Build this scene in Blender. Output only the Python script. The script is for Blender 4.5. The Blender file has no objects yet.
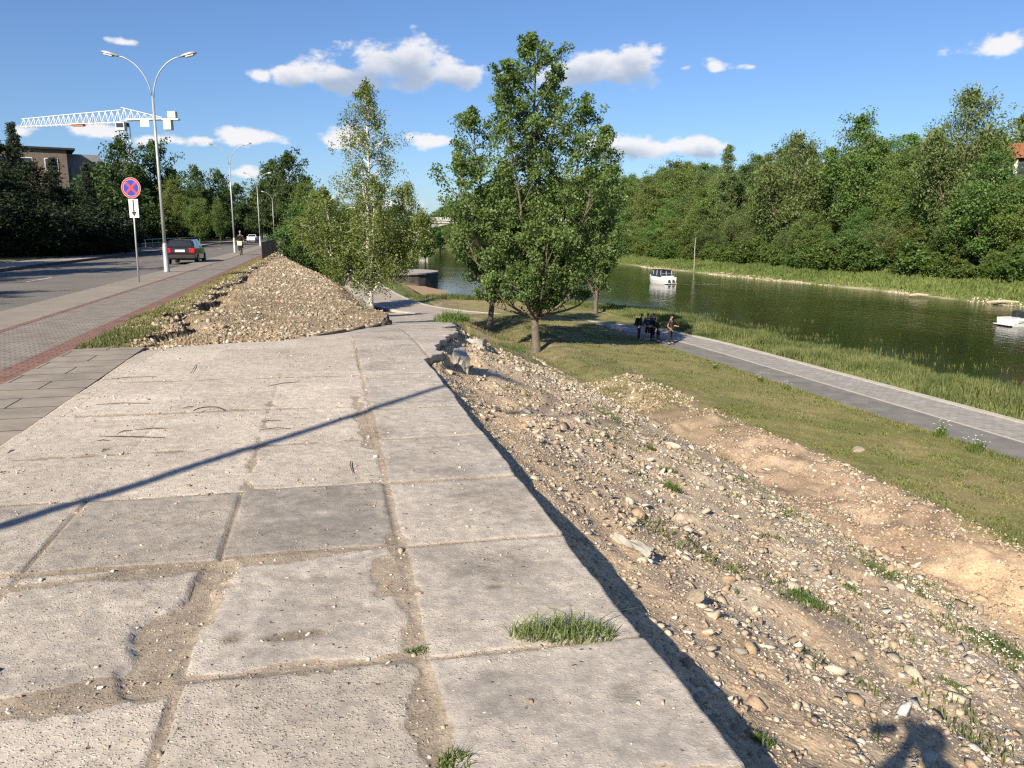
import bpy, math, random
import numpy as np
from mathutils import Vector, Matrix
R_ = math.radians
D = bpy.data
scene = bpy.context.scene
COL = scene.collection
# ------------------------------------------------------------------ camera
FPX, PITCH, CAMZ = 788.0, R_(10.9), 1.70
cam = D.cameras.new('camera'); cam_ob = D.objects.new('camera', cam); COL.objects.link(cam_ob)
cam.sensor_width = 36.0; cam.lens = FPX / 1024 * 36; cam.clip_start = 0.04; cam.clip_end = 5000
cam_ob.location = (0, 0, CAMZ); cam_ob.rotation_euler = (R_(90) - PITCH, 0, 0)
scene.camera = cam_ob
CP, SP = math.cos(PITCH), math.sin(PITCH)
def ray(px, py):
    u = (px - 512) / FPX; v = (py - 384) / FPX
    return u, CP - v * SP, -(SP + v * CP)
def at(px, py, z):                       # the point of the level z seen at this place of the photo
    u, f, d = ray(px, py); t = (z - CAMZ) / d
    return (u * t, f * t, z)
def aty(px, py, y):                      # the point at distance y
    u, f, d = ray(px, py); t = y / f
    return (u * t, y, CAMZ + d * t)
# ------------------------------------------------------------------ light
SUN_AZ, SUN_EL = R_(27.4), R_(31.0)      # azimuth the light travels towards (from +Y to +X)
sd = D.lights.new('sun', 'SUN'); sun = D.objects.new('sun', sd); COL.objects.link(sun)
sd.energy = 5.0; sd.angle = R_(0.53); sd.color = (1.0, 0.90, 0.74)
ldir = Vector((math.sin(SUN_AZ) * math.cos(SUN_EL), math.cos(SUN_AZ) * math.cos(SUN_EL), -math.sin(SUN_EL)))
sun.rotation_euler = ldir.to_track_quat('-Z', 'Y').to_euler()
world = D.worlds.new('World'); scene.world = world; world.use_nodes = True
SKY_STRENGTH = 0.105
vs = scene.view_settings
vs.view_transform = 'Standard'; vs.look = 'None'; vs.exposure = 0.78; vs.gamma = 1.0; vs.use_curve_mapping = False
scene.render.engine = 'CYCLES'
cy = scene.cycles
cy.max_bounces = 5; cy.diffuse_bounces = 3; cy.glossy_bounces = 2; cy.transmission_bounces = 4; cy.transparent_max_bounces = 8
cy.caustics_reflective = False; cy.caustics_refractive = False
cy.use_adaptive_sampling = True; cy.adaptive_threshold = 0.012
cy.use_denoising = False
cy.pixel_filter_type = 'BLACKMAN_HARRIS'; cy.filter_width = 1.25; cy.sample_clamp_indirect = 4.0

def build_world():
    nt = world.node_tree; nt.nodes.clear(); N = nt.nodes.new; L = nt.links.new
    def val(x): return x
    def math_(op, a, b=None, c=None, clamp=False):
        m = N('ShaderNodeMath'); m.operation = op; m.use_clamp = clamp
        for i, q in enumerate((a, b, c)):
            if q is None: continue
            if isinstance(q, (int, float)): m.inputs[i].default_value = q
            else: L(q, m.inputs[i])
        return m.outputs[0]
    sky = N('ShaderNodeTexSky'); sky.sky_type = 'NISHITA'; sky.sun_disc = False
    sky.sun_elevation = SUN_EL; sky.sun_rotation = SUN_AZ + math.pi
    sky.altitude = 100; sky.air_density = 1.0; sky.dust_density = 0.5; sky.ozone_density = 2.2
    tc = N('ShaderNodeTexCoord'); sep = N('ShaderNodeSeparateXYZ'); L(tc.outputs['Generated'], sep.inputs[0])
    az = math_('ARCTAN2', sep.outputs[0], sep.outputs[1]); el = math_('ARCSINE', sep.outputs[2])
    nz = N('ShaderNodeTexNoise'); nz.inputs['Scale'].default_value = 24; nz.inputs['Detail'].default_value = 8
    nz.inputs['Roughness'].default_value = 0.58; mpn = N('ShaderNodeMapping'); mpn.inputs['Scale'].default_value = (1, 1, 1.7); L(tc.outputs['Generated'], mpn.inputs[0]); L(mpn.outputs[0], nz.inputs['Vector'])
    cl = []                                # (azimuth, elevation, half width, half height, weight) of each puff, measured in the sky
    for px, py, w, h, k in [(300, 76, 30, 13, 1), (335, 76, 44, 17, 1), (375, 68, 40, 22, 1.05), (408, 64, 40, 22, 1.05), (445, 74, 42, 17, 1), (262, 75, 13, 8, .85),
                         (585, 72, 46, 20, 1), (612, 72, 40, 18, 1.05), (637, 66, 30, 21, 1), (660, 148, 60, 10, .8), (395, 205, 40, 9, .6), (210, 140, 26, 7, .6), (712, 65, 16, 9, .75), (684, 68, 20, 6, .5), (342, 139, 24, 12, .95), (248, 138, 44, 9, .85),
                         (430, 140, 24, 10, .85), (622, 146, 36, 12, 1), (690, 148, 44, 11, 1), (655, 152, 50, 7, .85), (996, 46, 38, 11, .9),
                         (100, 131, 40, 9, .75), (160, 139, 34, 9, .75), (122, 42, 22, 6, .42), (20, 131, 22, 8, .65), (752, 67, 14, 5, .5), (1010, 160, 44, 14, .75), (240, 172, 40, 10, .55)]:
        u, f, d = ray(px, py); q = math.sqrt(u * u + f * f + d * d)
        cl.append((math.atan2(u, f), math.asin(d / q), w / FPX, h / FPX, k))
    for a, e, w, h, k in [(1.5, .2, .25, .05, 1), (-1.5, .3, .2, .05, 1), (2.6, .3, .3, .06, 1)]:
        cl.append((a, e, w, h, k))
    def vm(op, a, b=None, c=None):
        m = N('ShaderNodeVectorMath'); m.operation = op
        for i, q in enumerate((a, b, c)):
            if q is None: continue
            if isinstance(q, tuple): m.inputs[i].default_value = q
            else: L(q, m.inputs[i])
        return m
    def field(el_, sel):
        cb = N('ShaderNodeCombineXYZ'); L(az, cb.inputs[0]); L(el_, cb.inputs[1]); acc = None
        for a, e, w, h, k in sel:
            ln = vm('LENGTH', vm('MULTIPLY_ADD', cb.outputs[0], (1 / w, 1 / h, 0), (-a / w, -e / h, 0)).outputs[0]).outputs['Value']
            f = math_('SUBTRACT', k, ln)
            acc = f if acc is None else math_('MAXIMUM', acc, f)
        return math_('MAXIMUM', acc, -2.0)
    f1 = field(el, cl)
    n1 = math_('MULTIPLY', math_('SUBTRACT', nz.outputs[0], 0.50), 2.7)
    tot = math_('ADD', f1, n1)
    mr = N('ShaderNodeMapRange'); mr.interpolation_type = 'SMOOTHSTEP'
    mr.inputs['From Min'].default_value = 0.0; mr.inputs['From Max'].default_value = 0.55
    L(tot, mr.inputs['Value'])
    f2 = field(math_('ADD', el, 0.013), [c for c in cl if c[2] * FPX > 29 and c[4] > .9])
    mg = N('ShaderNodeMapRange'); mg.interpolation_type = 'SMOOTHSTEP'
    mg.inputs['From Min'].default_value = -0.15; mg.inputs['From Max'].default_value = 0.85
    L(math_('ADD', f2, math_('MULTIPLY', n1, 0.5)), mg.inputs['Value'])
    cc = N('ShaderNodeMix'); cc.data_type = 'RGBA'
    K = 1.0 / SKY_STRENGTH
    cc.inputs['A'].default_value = (.56 * K, .55 * K, .555 * K, 1); cc.inputs['B'].default_value = (.25 * K, .30 * K, .385 * K, 1)
    L(mg.outputs[0], cc.inputs['Factor'])
    mt = N('ShaderNodeMix'); mt.data_type = 'RGBA'; mt.blend_type = 'MULTIPLY'; mt.inputs['Factor'].default_value = 1
    mt.inputs['B'].default_value = (.44, .55, .73, 1); L(sky.outputs[0], mt.inputs['A'])
    mx = N('ShaderNodeMix'); mx.data_type = 'RGBA'; L(math_('MULTIPLY', mr.outputs[0], .93), mx.inputs['Factor'])
    L(mt.outputs['Result'], mx.inputs['A']); L(cc.outputs['Result'], mx.inputs['B'])
    bg = N('ShaderNodeBackground'); bg.inputs['Strength'].default_value = SKY_STRENGTH
    L(mx.outputs['Result'], bg.inputs['Color'])
    out = N('ShaderNodeOutputWorld'); L(bg.outputs[0], out.inputs['Surface'])
build_world()

# ------------------------------------------------------------------ helpers
TH = R_(14.0)
DX, DY = -math.sin(TH), math.cos(TH)     # s runs along the street and the river
NX, NY = math.cos(TH), math.sin(TH)      # n runs across, towards the river
def sn2xy(s, n): return s * DX + n * NX, s * DY + n * NY
def xy2sn(x, y): return x * DX + y * DY, x * NX + y * NY
T2 = R_(12.8)                            # the concrete slabs are laid at a slightly different angle
def uw(x, y): return -math.sin(T2) * x + math.cos(T2) * y, math.cos(T2) * x + math.sin(T2) * y

def _hash(ix, iy, seed):
    h = (ix.astype(np.int64) * 374761393 + iy.astype(np.int64) * 668265263 + seed * 1442695041) & 0x7fffffff
    h = ((h ^ (h >> 13)) * 1274126177) & 0x7fffffff
    return ((h ^ (h >> 16)) & 0xffff) / 65535.0
def vnoise(x, y, seed=0):
    x = np.asarray(x, float); y = np.asarray(y, float)
    ix = np.floor(x); iy = np.floor(y); fx = x - ix; fy = y - iy
    fx = fx * fx * (3 - 2 * fx); fy = fy * fy * (3 - 2 * fy)
    a = _hash(ix, iy, seed); b = _hash(ix + 1, iy, seed); c = _hash(ix, iy + 1, seed); d = _hash(ix + 1, iy + 1, seed)
    return (a * (1 - fx) + b * fx) * (1 - fy) + (c * (1 - fx) + d * fx) * fy
def fbm(x, y, sc, octv=4, seed=0):       # about -1..1
    t = 0; amp = 1; tot = 0; x = np.asarray(x, float) / sc; y = np.asarray(y, float) / sc
    for i in range(octv):
        t = t + amp * (vnoise(x, y, seed + i * 17) * 2 - 1); tot += amp; amp *= .52; x = x * 2.03 + 11.3; y = y * 2.03 + 7.1
    return t / tot * 1.6
def sstep(a, b, x):
    t = np.clip((x - a) / (b - a), 0, 1); return t * t * (3 - 2 * t)

def tag(o, label=None, cat=None, group=None, kind=None):
    if label: o['label'] = label
    if cat: o['category'] = cat
    if group: o['group'] = group
    if kind: o['kind'] = kind
    return o
def empty(name, loc=(0, 0, 0), rz=0.0, label=None, cat=None, group=None):
    o = D.objects.new(name, None); COL.objects.link(o); o.location = loc; o.rotation_euler = (0, 0, rz)
    o.empty_display_size = 0.1
    return tag(o, label, cat, group)
def link(name, me, mat=None, parent=None):
    if mat is not None:
        for m in (mat if isinstance(mat, (list, tuple)) else [mat]): me.materials.append(m)
    o = D.objects.new(name, me); COL.objects.link(o)
    if parent is not None: o.parent = parent
    return o
def np_mesh(name, V, F, cols=None, smooth=False, midx=None):
    V = np.asarray(V, np.float32).reshape(-1, 3); F = np.asarray(F, np.int32); k = F.shape[1]
    me = D.meshes.new(name)
    me.vertices.add(len(V)); me.vertices.foreach_set('co', V.ravel())
    me.loops.add(F.size); me.loops.foreach_set('vertex_index', F.ravel())
    me.polygons.add(len(F)); me.polygons.foreach_set('loop_start', np.arange(0, F.size, k, dtype=np.int32))
    me.polygons.foreach_set('loop_total', np.full(len(F), k, np.int32))
    if midx is not None: me.polygons.foreach_set('material_index', np.asarray(midx, np.int32))
    if smooth: me.polygons.foreach_set('use_smooth', np.ones(len(F), bool))
    me.update(calc_edges=True)
    if cols is not None:
        for nm, c in cols.items():
            c = np.asarray(c, np.float32)
            if c.ndim == 1:
                a = me.attributes.new(nm, 'FLOAT', 'POINT'); a.data.foreach_set('value', c)
            else:
                a = me.attributes.new(nm, 'FLOAT_COLOR', 'POINT')
                if c.shape[1] == 3: c = np.concatenate([c, np.ones((len(c), 1), np.float32)], 1)
                a.data.foreach_set('color', c.ravel())
    me.validate()
    return me

class MB:                                 # collects faces of one mesh
    def __init__(self): self.v = []; self.f = []; self.m = []
    def add(self, vs, fs, mi=0):
        b = len(self.v); self.v += [tuple(p) for p in vs]
        self.f += [tuple(i + b for i in f) for f in fs]; self.m += [mi] * len(fs); return self
    def box(self, c, size, mi=0, M=None, taper=1.0, bev=0.0):
        x, y, z = [q / 2 for q in size]; vs = []
        for sz in (-1, 1):
            t = taper if sz > 0 else 1
            for sx, sy in ((-1, -1), (1, -1), (1, 1), (-1, 1)):
                p = Vector((sx * x * t, sy * y * t, sz * z))
                if M is not None: p = M @ p
                vs.append((p[0] + c[0], p[1] + c[1], p[2] + c[2]))
        return self.add(vs, [(3, 2, 1, 0), (4, 5, 6, 7), (0, 1, 5, 4), (1, 2, 6, 5), (2, 3, 7, 6), (3, 0, 4, 7)], mi)
    def tube(self, pts, radii, n=8, mi=0, caps=True):
        pts = [Vector(p) for p in pts]
        if isinstance(radii, (int, float)): radii = [radii] * len(pts)
        rings = []; up0 = None
        for i, p in enumerate(pts):
            a = pts[max(i - 1, 0)]; b = pts[min(i + 1, len(pts) - 1)]; t = (b - a).normalized()
            ref = Vector((0, 0, 1)) if abs(t.z) < .95 else Vector((1, 0, 0))
            if up0 is not None and (up0 - t * up0.dot(t)).length > .1: ref = up0
            u = (ref - t * ref.dot(t)).normalized(); w = t.cross(u); up0 = u
            rings.append([p + (u * math.cos(2 * math.pi * k / n) + w * math.sin(2 * math.pi * k / n)) * radii[i] for k in range(n)])
        vs = [q for r in rings for q in r]; fs = []
        for i in range(len(rings) - 1):
            for k in range(n):
                fs.append((i * n + k, i * n + (k + 1) % n, (i + 1) * n + (k + 1) % n, (i + 1) * n + k))
        if caps: fs.append(tuple(reversed(range(n)))); fs.append(tuple((len(rings) - 1) * n + k for k in range(n)))
        return self.add(vs, fs, mi)
    def lathe(self, prof, n=16, c=(0, 0, 0), mi=0, axis='z'):
        vs = []; fs = []
        for r, z in prof:
            for k in range(n):
                a = 2 * math.pi * k / n; p = (r * math.cos(a), r * math.sin(a), z)
                if axis == 'y': p = (p[0], p[2], p[1])
                if axis == 'x': p = (p[2], p[0], p[1])
                vs.append((p[0] + c[0], p[1] + c[1], p[2] + c[2]))
        for i in range(len(prof) - 1):
            for k in range(n): fs.append((i * n + k, i * n + (k + 1) % n, (i + 1) * n + (k + 1) % n, (i + 1) * n + k))
        fs.append(tuple(reversed(range(n)))); fs.append(tuple((len(prof) - 1) * n + k for k in range(n)))
        return self.add(vs, fs, mi)
    def prism(self, poly, y0, y1, mi=0):  # polygon in x,z pulled along y
        n = len(poly)
        vs = [(x, y0, z) for x, z in poly] + [(x, y1, z) for x, z in poly]
        fs = [tuple(range(n)), tuple(range(2 * n - 1, n - 1, -1))] + [(i, i + n, (i + 1) % n + n, (i + 1) % n) for i in range(n)]
        return self.add(vs, fs, mi)
    def build(self, name, mat, parent=None, smooth=False, bevel=0.0):
        me = D.meshes.new(name); me.from_pydata(self.v, [], self.f)
        for p, m in zip(me.polygons, self.m): p.material_index = m; p.use_smooth = smooth
        import bmesh
        bm = bmesh.new(); bm.from_mesh(me); bmesh.ops.recalc_face_normals(bm, faces=bm.faces)
        if bevel > 0:
            bmesh.ops.bevel(bm, geom=[e for e in bm.edges if e.is_manifold and e.calc_face_angle(0) > .5], offset=bevel, segments=2, affect='EDGES', profile=.6)
        bm.to_mesh(me); bm.free()
        return link(name, me, mat, parent)
def dup(o, parent=None):
    c = o.copy(); COL.objects.link(c); c.parent = parent
    for ch in list(o.children): dup(ch, c)
    return c

# ------------------------------------------------------------------ materials
def newmat(name):
    m = D.materials.new(name); m.use_nodes = True; nt = m.node_tree; nt.nodes.clear()
    return m, nt, nt.nodes.new, nt.links.new
def pmat(name, c1, c2=None, scale=4.0, rough=.7, metal=0.0, bump=0.0, bscale=30.0, spec=.4, coat=0.0, detail=5, thr=(.35, .65)):
    m, nt, N, L = newmat(name)
    b = N('ShaderNodeBsdfPrincipled'); o = N('ShaderNodeOutputMaterial'); L(b.outputs[0], o.inputs[0])
    b.inputs['Roughness'].default_value = rough; b.inputs['Metallic'].default_value = metal
    b.inputs['Specular IOR Level'].default_value = spec; b.inputs['Coat Weight'].default_value = coat
    tc = N('ShaderNodeTexCoord')
    if c2 is None: c2 = tuple(x * .8 for x in c1)
    nz = N('ShaderNodeTexNoise'); nz.inputs['Scale'].default_value = scale; nz.inputs['Detail'].default_value = detail
    L(tc.outputs['Object'], nz.inputs['Vector'])
    rp = N('ShaderNodeValToRGB'); rp.color_ramp.elements[0].position = thr[0]; rp.color_ramp.elements[1].position = thr[1]
    rp.color_ramp.elements[0].color = (*c1, 1); rp.color_ramp.elements[1].color = (*c2, 1)
    L(nz.outputs[0], rp.inputs[0]); L(rp.outputs[0], b.inputs['Base Color'])
    if bump:
        nb = N('ShaderNodeTexNoise'); nb.inputs['Scale'].default_value = bscale; nb.inputs['Detail'].default_value = 6
        L(tc.outputs['Object'], nb.inputs['Vector'])
        bp = N('ShaderNodeBump'); bp.inputs['Strength'].default_value = bump; bp.inputs['Distance'].default_value = .02
        L(nb.outputs[0], bp.inputs['Height']); L(bp.outputs[0], b.inputs['Normal'])
    return m
def leafmat(name, dark, light, trans=.35, rough=.55, hue=.03):
    m, nt, N, L = newmat(name)
    at_ = N('ShaderNodeAttribute'); at_.attribute_name = 'v'
    oi = N('ShaderNodeObjectInfo')
    mx = N('ShaderNodeMix'); mx.data_type = 'RGBA'; mx.inputs['A'].default_value = (*dark, 1); mx.inputs['B'].default_value = (*light, 1)
    L(at_.outputs['Fac'], mx.inputs['Factor'])
    hs = N('ShaderNodeHueSaturation')
    m1 = N('ShaderNodeMath'); m1.operation = 'MULTIPLY_ADD'; m1.inputs[1].default_value = hue * 2; m1.inputs[2].default_value = .5 - hue
    L(oi.outputs['Random'], m1.inputs[0]); L(m1.outputs[0], hs.inputs['Hue'])
    m2 = N('ShaderNodeMath'); m2.operation = 'FRACT'; m3 = N('ShaderNodeMath'); m3.operation = 'MULTIPLY'; m3.inputs[1].default_value = 7.31
    L(oi.outputs['Random'], m3.inputs[0]); L(m3.outputs[0], m2.inputs[0])
    m4 = N('ShaderNodeMath'); m4.operation = 'MULTIPLY_ADD'; m4.inputs[1].default_value = hue * 14; m4.inputs[2].default_value = 1 - hue * 7
    L(m2.outputs[0], m4.inputs[0]); L(m4.outputs[0], hs.inputs['Value'])
    L(mx.outputs['Result'], hs.inputs['Color'])
    b = N('ShaderNodeBsdfPrincipled'); b.inputs['Roughness'].default_value = rough; b.inputs['Specular IOR Level'].default_value = .35
    L(hs.outputs[0], b.inputs['Base Color'])
    t = N('ShaderNodeBsdfTranslucent')
    h2 = N('ShaderNodeHueSaturation'); h2.inputs['Hue'].default_value = .48; h2.inputs['Saturation'].default_value = 1.15; h2.inputs['Value'].default_value = 1.5
    L(hs.outputs[0], h2.inputs['Color']); L(h2.outputs[0], t.inputs['Color'])
    ms = N('ShaderNodeMixShader'); ms.inputs[0].default_value = trans; L(b.outputs[0], ms.inputs[1]); L(t.outputs[0], ms.inputs[2])
    o = N('ShaderNodeOutputMaterial'); L(ms.outputs[0], o.inputs[0])
    return m
def ground_mat():
    m, nt, N, L = newmat('ground')
    b = N('ShaderNodeBsdfPrincipled'); o = N('ShaderNodeOutputMaterial'); L(b.outputs[0], o.inputs[0])
    b.inputs['Roughness'].default_value = .95; b.inputs['Specular IOR Level'].default_value = .15
    a = N('ShaderNodeAttribute'); a.attribute_name = 'col'
    g = N('ShaderNodeNewGeometry')
    n1 = N('ShaderNodeTexNoise'); n1.inputs['Scale'].default_value = 22; n1.inputs['Detail'].default_value = 8; n1.inputs['Roughness'].default_value = .65
    n2 = N('ShaderNodeTexNoise'); n2.inputs['Scale'].default_value = 1.7; n2.inputs['Detail'].default_value = 6
    L(g.outputs['Position'], n1.inputs['Vector']); L(g.outputs['Position'], n2.inputs['Vector'])
    r1 = N('ShaderNodeMapRange'); r1.inputs['From Min'].default_value = .3; r1.inputs['From Max'].default_value = .7; r1.inputs['To Min'].default_value = .62; r1.inputs['To Max'].default_value = 1.4
    r2 = N('ShaderNodeMapRange'); r2.inputs['From Min'].default_value = .3; r2.inputs['From Max'].default_value = .7; r2.inputs['To Min'].default_value = .82; r2.inputs['To Max'].default_value = 1.18
    L(n1.outputs[0], r1.inputs[0]); L(n2.outputs[0], r2.inputs[0])
    mm = N('ShaderNodeMath'); mm.operation = 'MULTIPLY'; L(r1.outputs[0], mm.inputs[0]); L(r2.outputs[0], mm.inputs[1])
    vm = N('ShaderNodeVectorMath'); vm.operation = 'SCALE'; L(a.outputs['Color'], vm.inputs[0]); L(mm.outputs[0], vm.inputs['Scale'])
    L(vm.outputs[0], b.inputs['Base Color'])
    vo = N('ShaderNodeTexVoronoi'); vo.inputs['Scale'].default_value = 38; L(g.outputs['Position'], vo.inputs['Vector'])
    ad = N('ShaderNodeMath'); ad.operation = 'SUBTRACT'; L(n1.outputs[0], ad.inputs[0]); L(vo.outputs[0], ad.inputs[1])
    bp = N('ShaderNodeBump'); bp.inputs['Strength'].default_value = .45; bp.inputs['Distance'].default_value = .010
    L(ad.outputs[0], bp.inputs['Height']); L(bp.outputs[0], b.inputs['Normal'])
    return m
def slab_mat():
    m, nt, N, L = newmat('worn_concrete')
    b = N('ShaderNodeBsdfPrincipled'); o = N('ShaderNodeOutputMaterial'); L(b.outputs[0], o.inputs[0])
    b.inputs['Roughness'].default_value = .92; b.inputs['Specular IOR Level'].default_value = .2
    g = N('ShaderNodeNewGeometry')
    def attr(n):
        a = N('ShaderNodeAttribute'); a.attribute_name = n; return a
    def noise(s, d=6, r=.6):
        n = N('ShaderNodeTexNoise'); n.inputs['Scale'].default_value = s; n.inputs['Detail'].default_value = d; n.inputs['Roughness'].default_value = r
        L(warp.outputs[0], n.inputs['Vector']); return n.outputs[0]
    def mr(x, a, b_, c, d):
        n = N('ShaderNodeMapRange'); L(x, n.inputs[0]); n.inputs[1].default_value = a; n.inputs[2].default_value = b_; n.inputs[3].default_value = c; n.inputs[4].default_value = d; return n.outputs[0]
    def mul(a, c, op='MULTIPLY'):
        n = N('ShaderNodeMath'); n.operation = op
        for i, q in enumerate((a, c)):
            if isinstance(q, (int, float)): n.inputs[i].default_value = q
            else: L(q, n.inputs[i])
        return n.outputs[0]
    wn = N('ShaderNodeTexNoise'); wn.inputs['Scale'].default_value = 30; wn.inputs['Detail'].default_value = 2; L(g.outputs['Position'], wn.inputs['Vector'])
    ws = N('ShaderNodeVectorMath'); ws.operation = 'SCALE'; ws.inputs['Scale'].default_value = .035; L(wn.outputs['Color'], ws.inputs[0])
    warp = N('ShaderNodeVectorMath'); warp.operation = 'ADD'; L(g.outputs['Position'], warp.inputs[0]); L(ws.outputs[0], warp.inputs[1])
    fine = noise(120, 5, .7); mid = noise(14, 8, .65); big = noise(1.6, 5)
    vo = N('ShaderNodeTexVoronoi'); vo.inputs['Scale'].default_value = 88; vo.inputs['Randomness'].default_value = 1; L(warp.outputs[0], vo.inputs['Vector'])
    voc = N('ShaderNodeSeparateColor'); L(vo.outputs['Color'], voc.inputs[0])
    aggm = mul(mr(vo.outputs['Distance'], .28, .5, 1, 0), mr(voc.outputs[0], .35, .5, 0, 1))      # scattered pebbles in the worn face
    vo2 = N('ShaderNodeTexVoronoi'); vo2.inputs['Scale'].default_value = 42; L(warp.outputs[0], vo2.inputs['Vector'])
    vc2 = N('ShaderNodeSeparateColor'); L(vo2.outputs['Color'], vc2.inputs[0])
    pits = mul(mr(vo2.outputs['Distance'], .2, .42, 1, 0), mr(vc2.outputs[1], .96, .98, 0, 1))
    wear = mul(mr(mul(big, mul(mid, .5), 'ADD'), .62, .92, 0, 1), 1.0)
    rough_a = attr('rough').outputs['Fac']; sand_a = attr('sand').outputs['Fac']
    w2 = N('ShaderNodeMath'); w2.operation = 'ADD'; w2.use_clamp = True; L(mul(wear, .7), w2.inputs[0]); L(rough_a, w2.inputs[1]); wearm = w2.outputs[0]
    tone = mul(attr('tone').outputs['Fac'], mul(mr(mid, .3, .7, .78, 1.2), mr(fine, .3, .7, .86, 1.14)))
    cb = N('ShaderNodeMix'); cb.data_type = 'RGBA'; cb.inputs['A'].default_value = (.335, .30, .262, 1); cb.inputs['B'].default_value = (.47, .41, .34, 1)
    L(wearm, cb.inputs['Factor'])
    ca = N('ShaderNodeMix'); ca.data_type = 'RGBA'; L(cb.outputs['Result'], ca.inputs['A'])
    cr = N('ShaderNodeValToRGB'); cr.color_ramp.elements[0].color = (.22, .19, .155, 1); cr.color_ramp.elements[1].color = (.66, .60, .50, 1)
    e = cr.color_ramp.elements.new(.5); e.color = (.42, .36, .28, 1)
    L(voc.outputs[1], cr.inputs[0]); L(cr.outputs[0], ca.inputs['B']); L(mul(aggm, mr(wearm, 0, 1, .18, .95)), ca.inputs['Factor'])
    cp = N('ShaderNodeMix'); cp.data_type = 'RGBA'; L(ca.outputs['Result'], cp.inputs['A']); cp.inputs['B'].default_value = (.10, .08, .062, 1)
    L(mul(pits, .8), cp.inputs['Factor'])
    cs = N('ShaderNodeMix'); cs.data_type = 'RGBA'; L(cp.outputs['Result'], cs.inputs['A'])
    sm = N('ShaderNodeMix'); sm.data_type = 'RGBA'; sm.inputs['A'].default_value = (.235, .188, .14, 1); sm.inputs['B'].default_value = (.40, .33, .25, 1)
    L(mr(noise(45, 6, .8), .35, .65, 0, 1), sm.inputs['Factor']); L(sm.outputs['Result'], cs.inputs['B'])
    sa = N('ShaderNodeMath'); sa.operation = 'ADD'; L(sand_a, sa.inputs[0]); L(mul(mul(mul(mid, mul(noise(42, 4, .7), 1, 'MULTIPLY'), 'ADD'), 1.0, 'SUBTRACT'), .9), sa.inputs[1])
    sandm = mr(sa.outputs[0], .44, .54, 0, 1); L(sandm, cs.inputs['Factor'])
    vm = N('ShaderNodeVectorMath'); vm.operation = 'SCALE'; L(cs.outputs['Result'], vm.inputs[0]); L(tone, vm.inputs['Scale'])
    L(vm.outputs[0], b.inputs['Base Color'])
    h = mul(mul(fine, .25), mul(mul(aggm, mr(wearm, 0, 1, .03, .28)), mul(pits, -.5), 'ADD'), 'ADD')
    h = mul(h, mul(mid, .5), 'ADD')
    bp = N('ShaderNodeBump'); bp.inputs['Strength'].default_value = .75; bp.inputs['Distance'].default_value = .012
    L(h, bp.inputs['Height']); L(bp.outputs[0], b.inputs['Normal'])
    return m
def attr_mat(name, rough=.9, bump=.4, bs=60, attrn='col'):
    m, nt, N, L = newmat(name)
    b = N('ShaderNodeBsdfPrincipled'); o = N('ShaderNodeOutputMaterial'); L(b.outputs[0], o.inputs[0])
    b.inputs['Roughness'].default_value = rough; b.inputs['Specular IOR Level'].default_value = .2
    a = N('ShaderNodeAttribute'); a.attribute_name = attrn
    g = N('ShaderNodeNewGeometry'); n = N('ShaderNodeTexNoise'); n.inputs['Scale'].default_value = bs; n.inputs['Detail'].default_value = 5; L(g.outputs['Position'], n.inputs['Vector'])
    r = N('ShaderNodeMapRange'); L(n.outputs[0], r.inputs[0]); r.inputs[1].default_value = .3; r.inputs[2].default_value = .7; r.inputs[3].default_value = .75; r.inputs[4].default_value = 1.2
    vm = N('ShaderNodeVectorMath'); vm.operation = 'SCALE'; L(a.outputs['Color'], vm.inputs[0]); L(r.outputs[0], vm.inputs['Scale']); L(vm.outputs[0], b.inputs['Base Color'])
    if bump:
        bp = N('ShaderNodeBump'); bp.inputs['Strength'].default_value = bump; bp.inputs['Distance'].default_value = .01; L(n.outputs[0], bp.inputs['Height']); L(bp.outputs[0], b.inputs['Normal'])
    return m
def brick_mat(name, c1, c2, mortar, bw, bh, rot=0.0, msize=.012, noise=.25, rough=.85, off=.5):
    m, nt, N, L = newmat(name)
    b = N('ShaderNodeBsdfPrincipled'); o = N('ShaderNodeOutputMaterial'); L(b.outputs[0], o.inputs[0])
    b.inputs['Roughness'].default_value = rough; b.inputs['Specular IOR Level'].default_value = .25
    g = N('ShaderNodeNewGeometry'); mp = N('ShaderNodeMapping'); mp.inputs['Rotation'].default_value = (0, 0, rot); L(g.outputs['Position'], mp.inputs[0])
    br = N('ShaderNodeTexBrick'); L(mp.outputs[0], br.inputs['Vector']); br.offset = off
    br.inputs['Color1'].default_value = (*c1, 1); br.inputs['Color2'].default_value = (*c2, 1); br.inputs['Mortar'].default_value = (*mortar, 1)
    br.inputs['Scale'].default_value = 1; br.inputs['Mortar Size'].default_value = msize; br.inputs['Brick Width'].default_value = bw; br.inputs['Row Height'].default_value = bh
    n = N('ShaderNodeTexNoise'); n.inputs['Scale'].default_value = 2.2; n.inputs['Detail'].default_value = 9; n.inputs['Roughness'].default_value = .68; L(g.outputs['Position'], n.inputs['Vector'])
    r = N('ShaderNodeMapRange'); L(n.outputs[0], r.inputs[0]); r.inputs[1].default_value = .3; r.inputs[2].default_value = .7; r.inputs[3].default_value = 1 - noise; r.inputs[4].default_value = 1 + noise
    vm = N('ShaderNodeVectorMath'); vm.operation = 'SCALE'; L(br.outputs[0], vm.inputs[0]); L(r.outputs[0], vm.inputs['Scale']); L(vm.outputs[0], b.inputs['Base Color'])
    bp = N('ShaderNodeBump'); bp.inputs['Strength'].default_value = .5; bp.inputs['Distance'].default_value = .01; bp.invert = True
    L(br.outputs['Fac'], bp.inputs['Height']); L(bp.outputs[0], b.inputs['Normal'])
    return m
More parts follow.
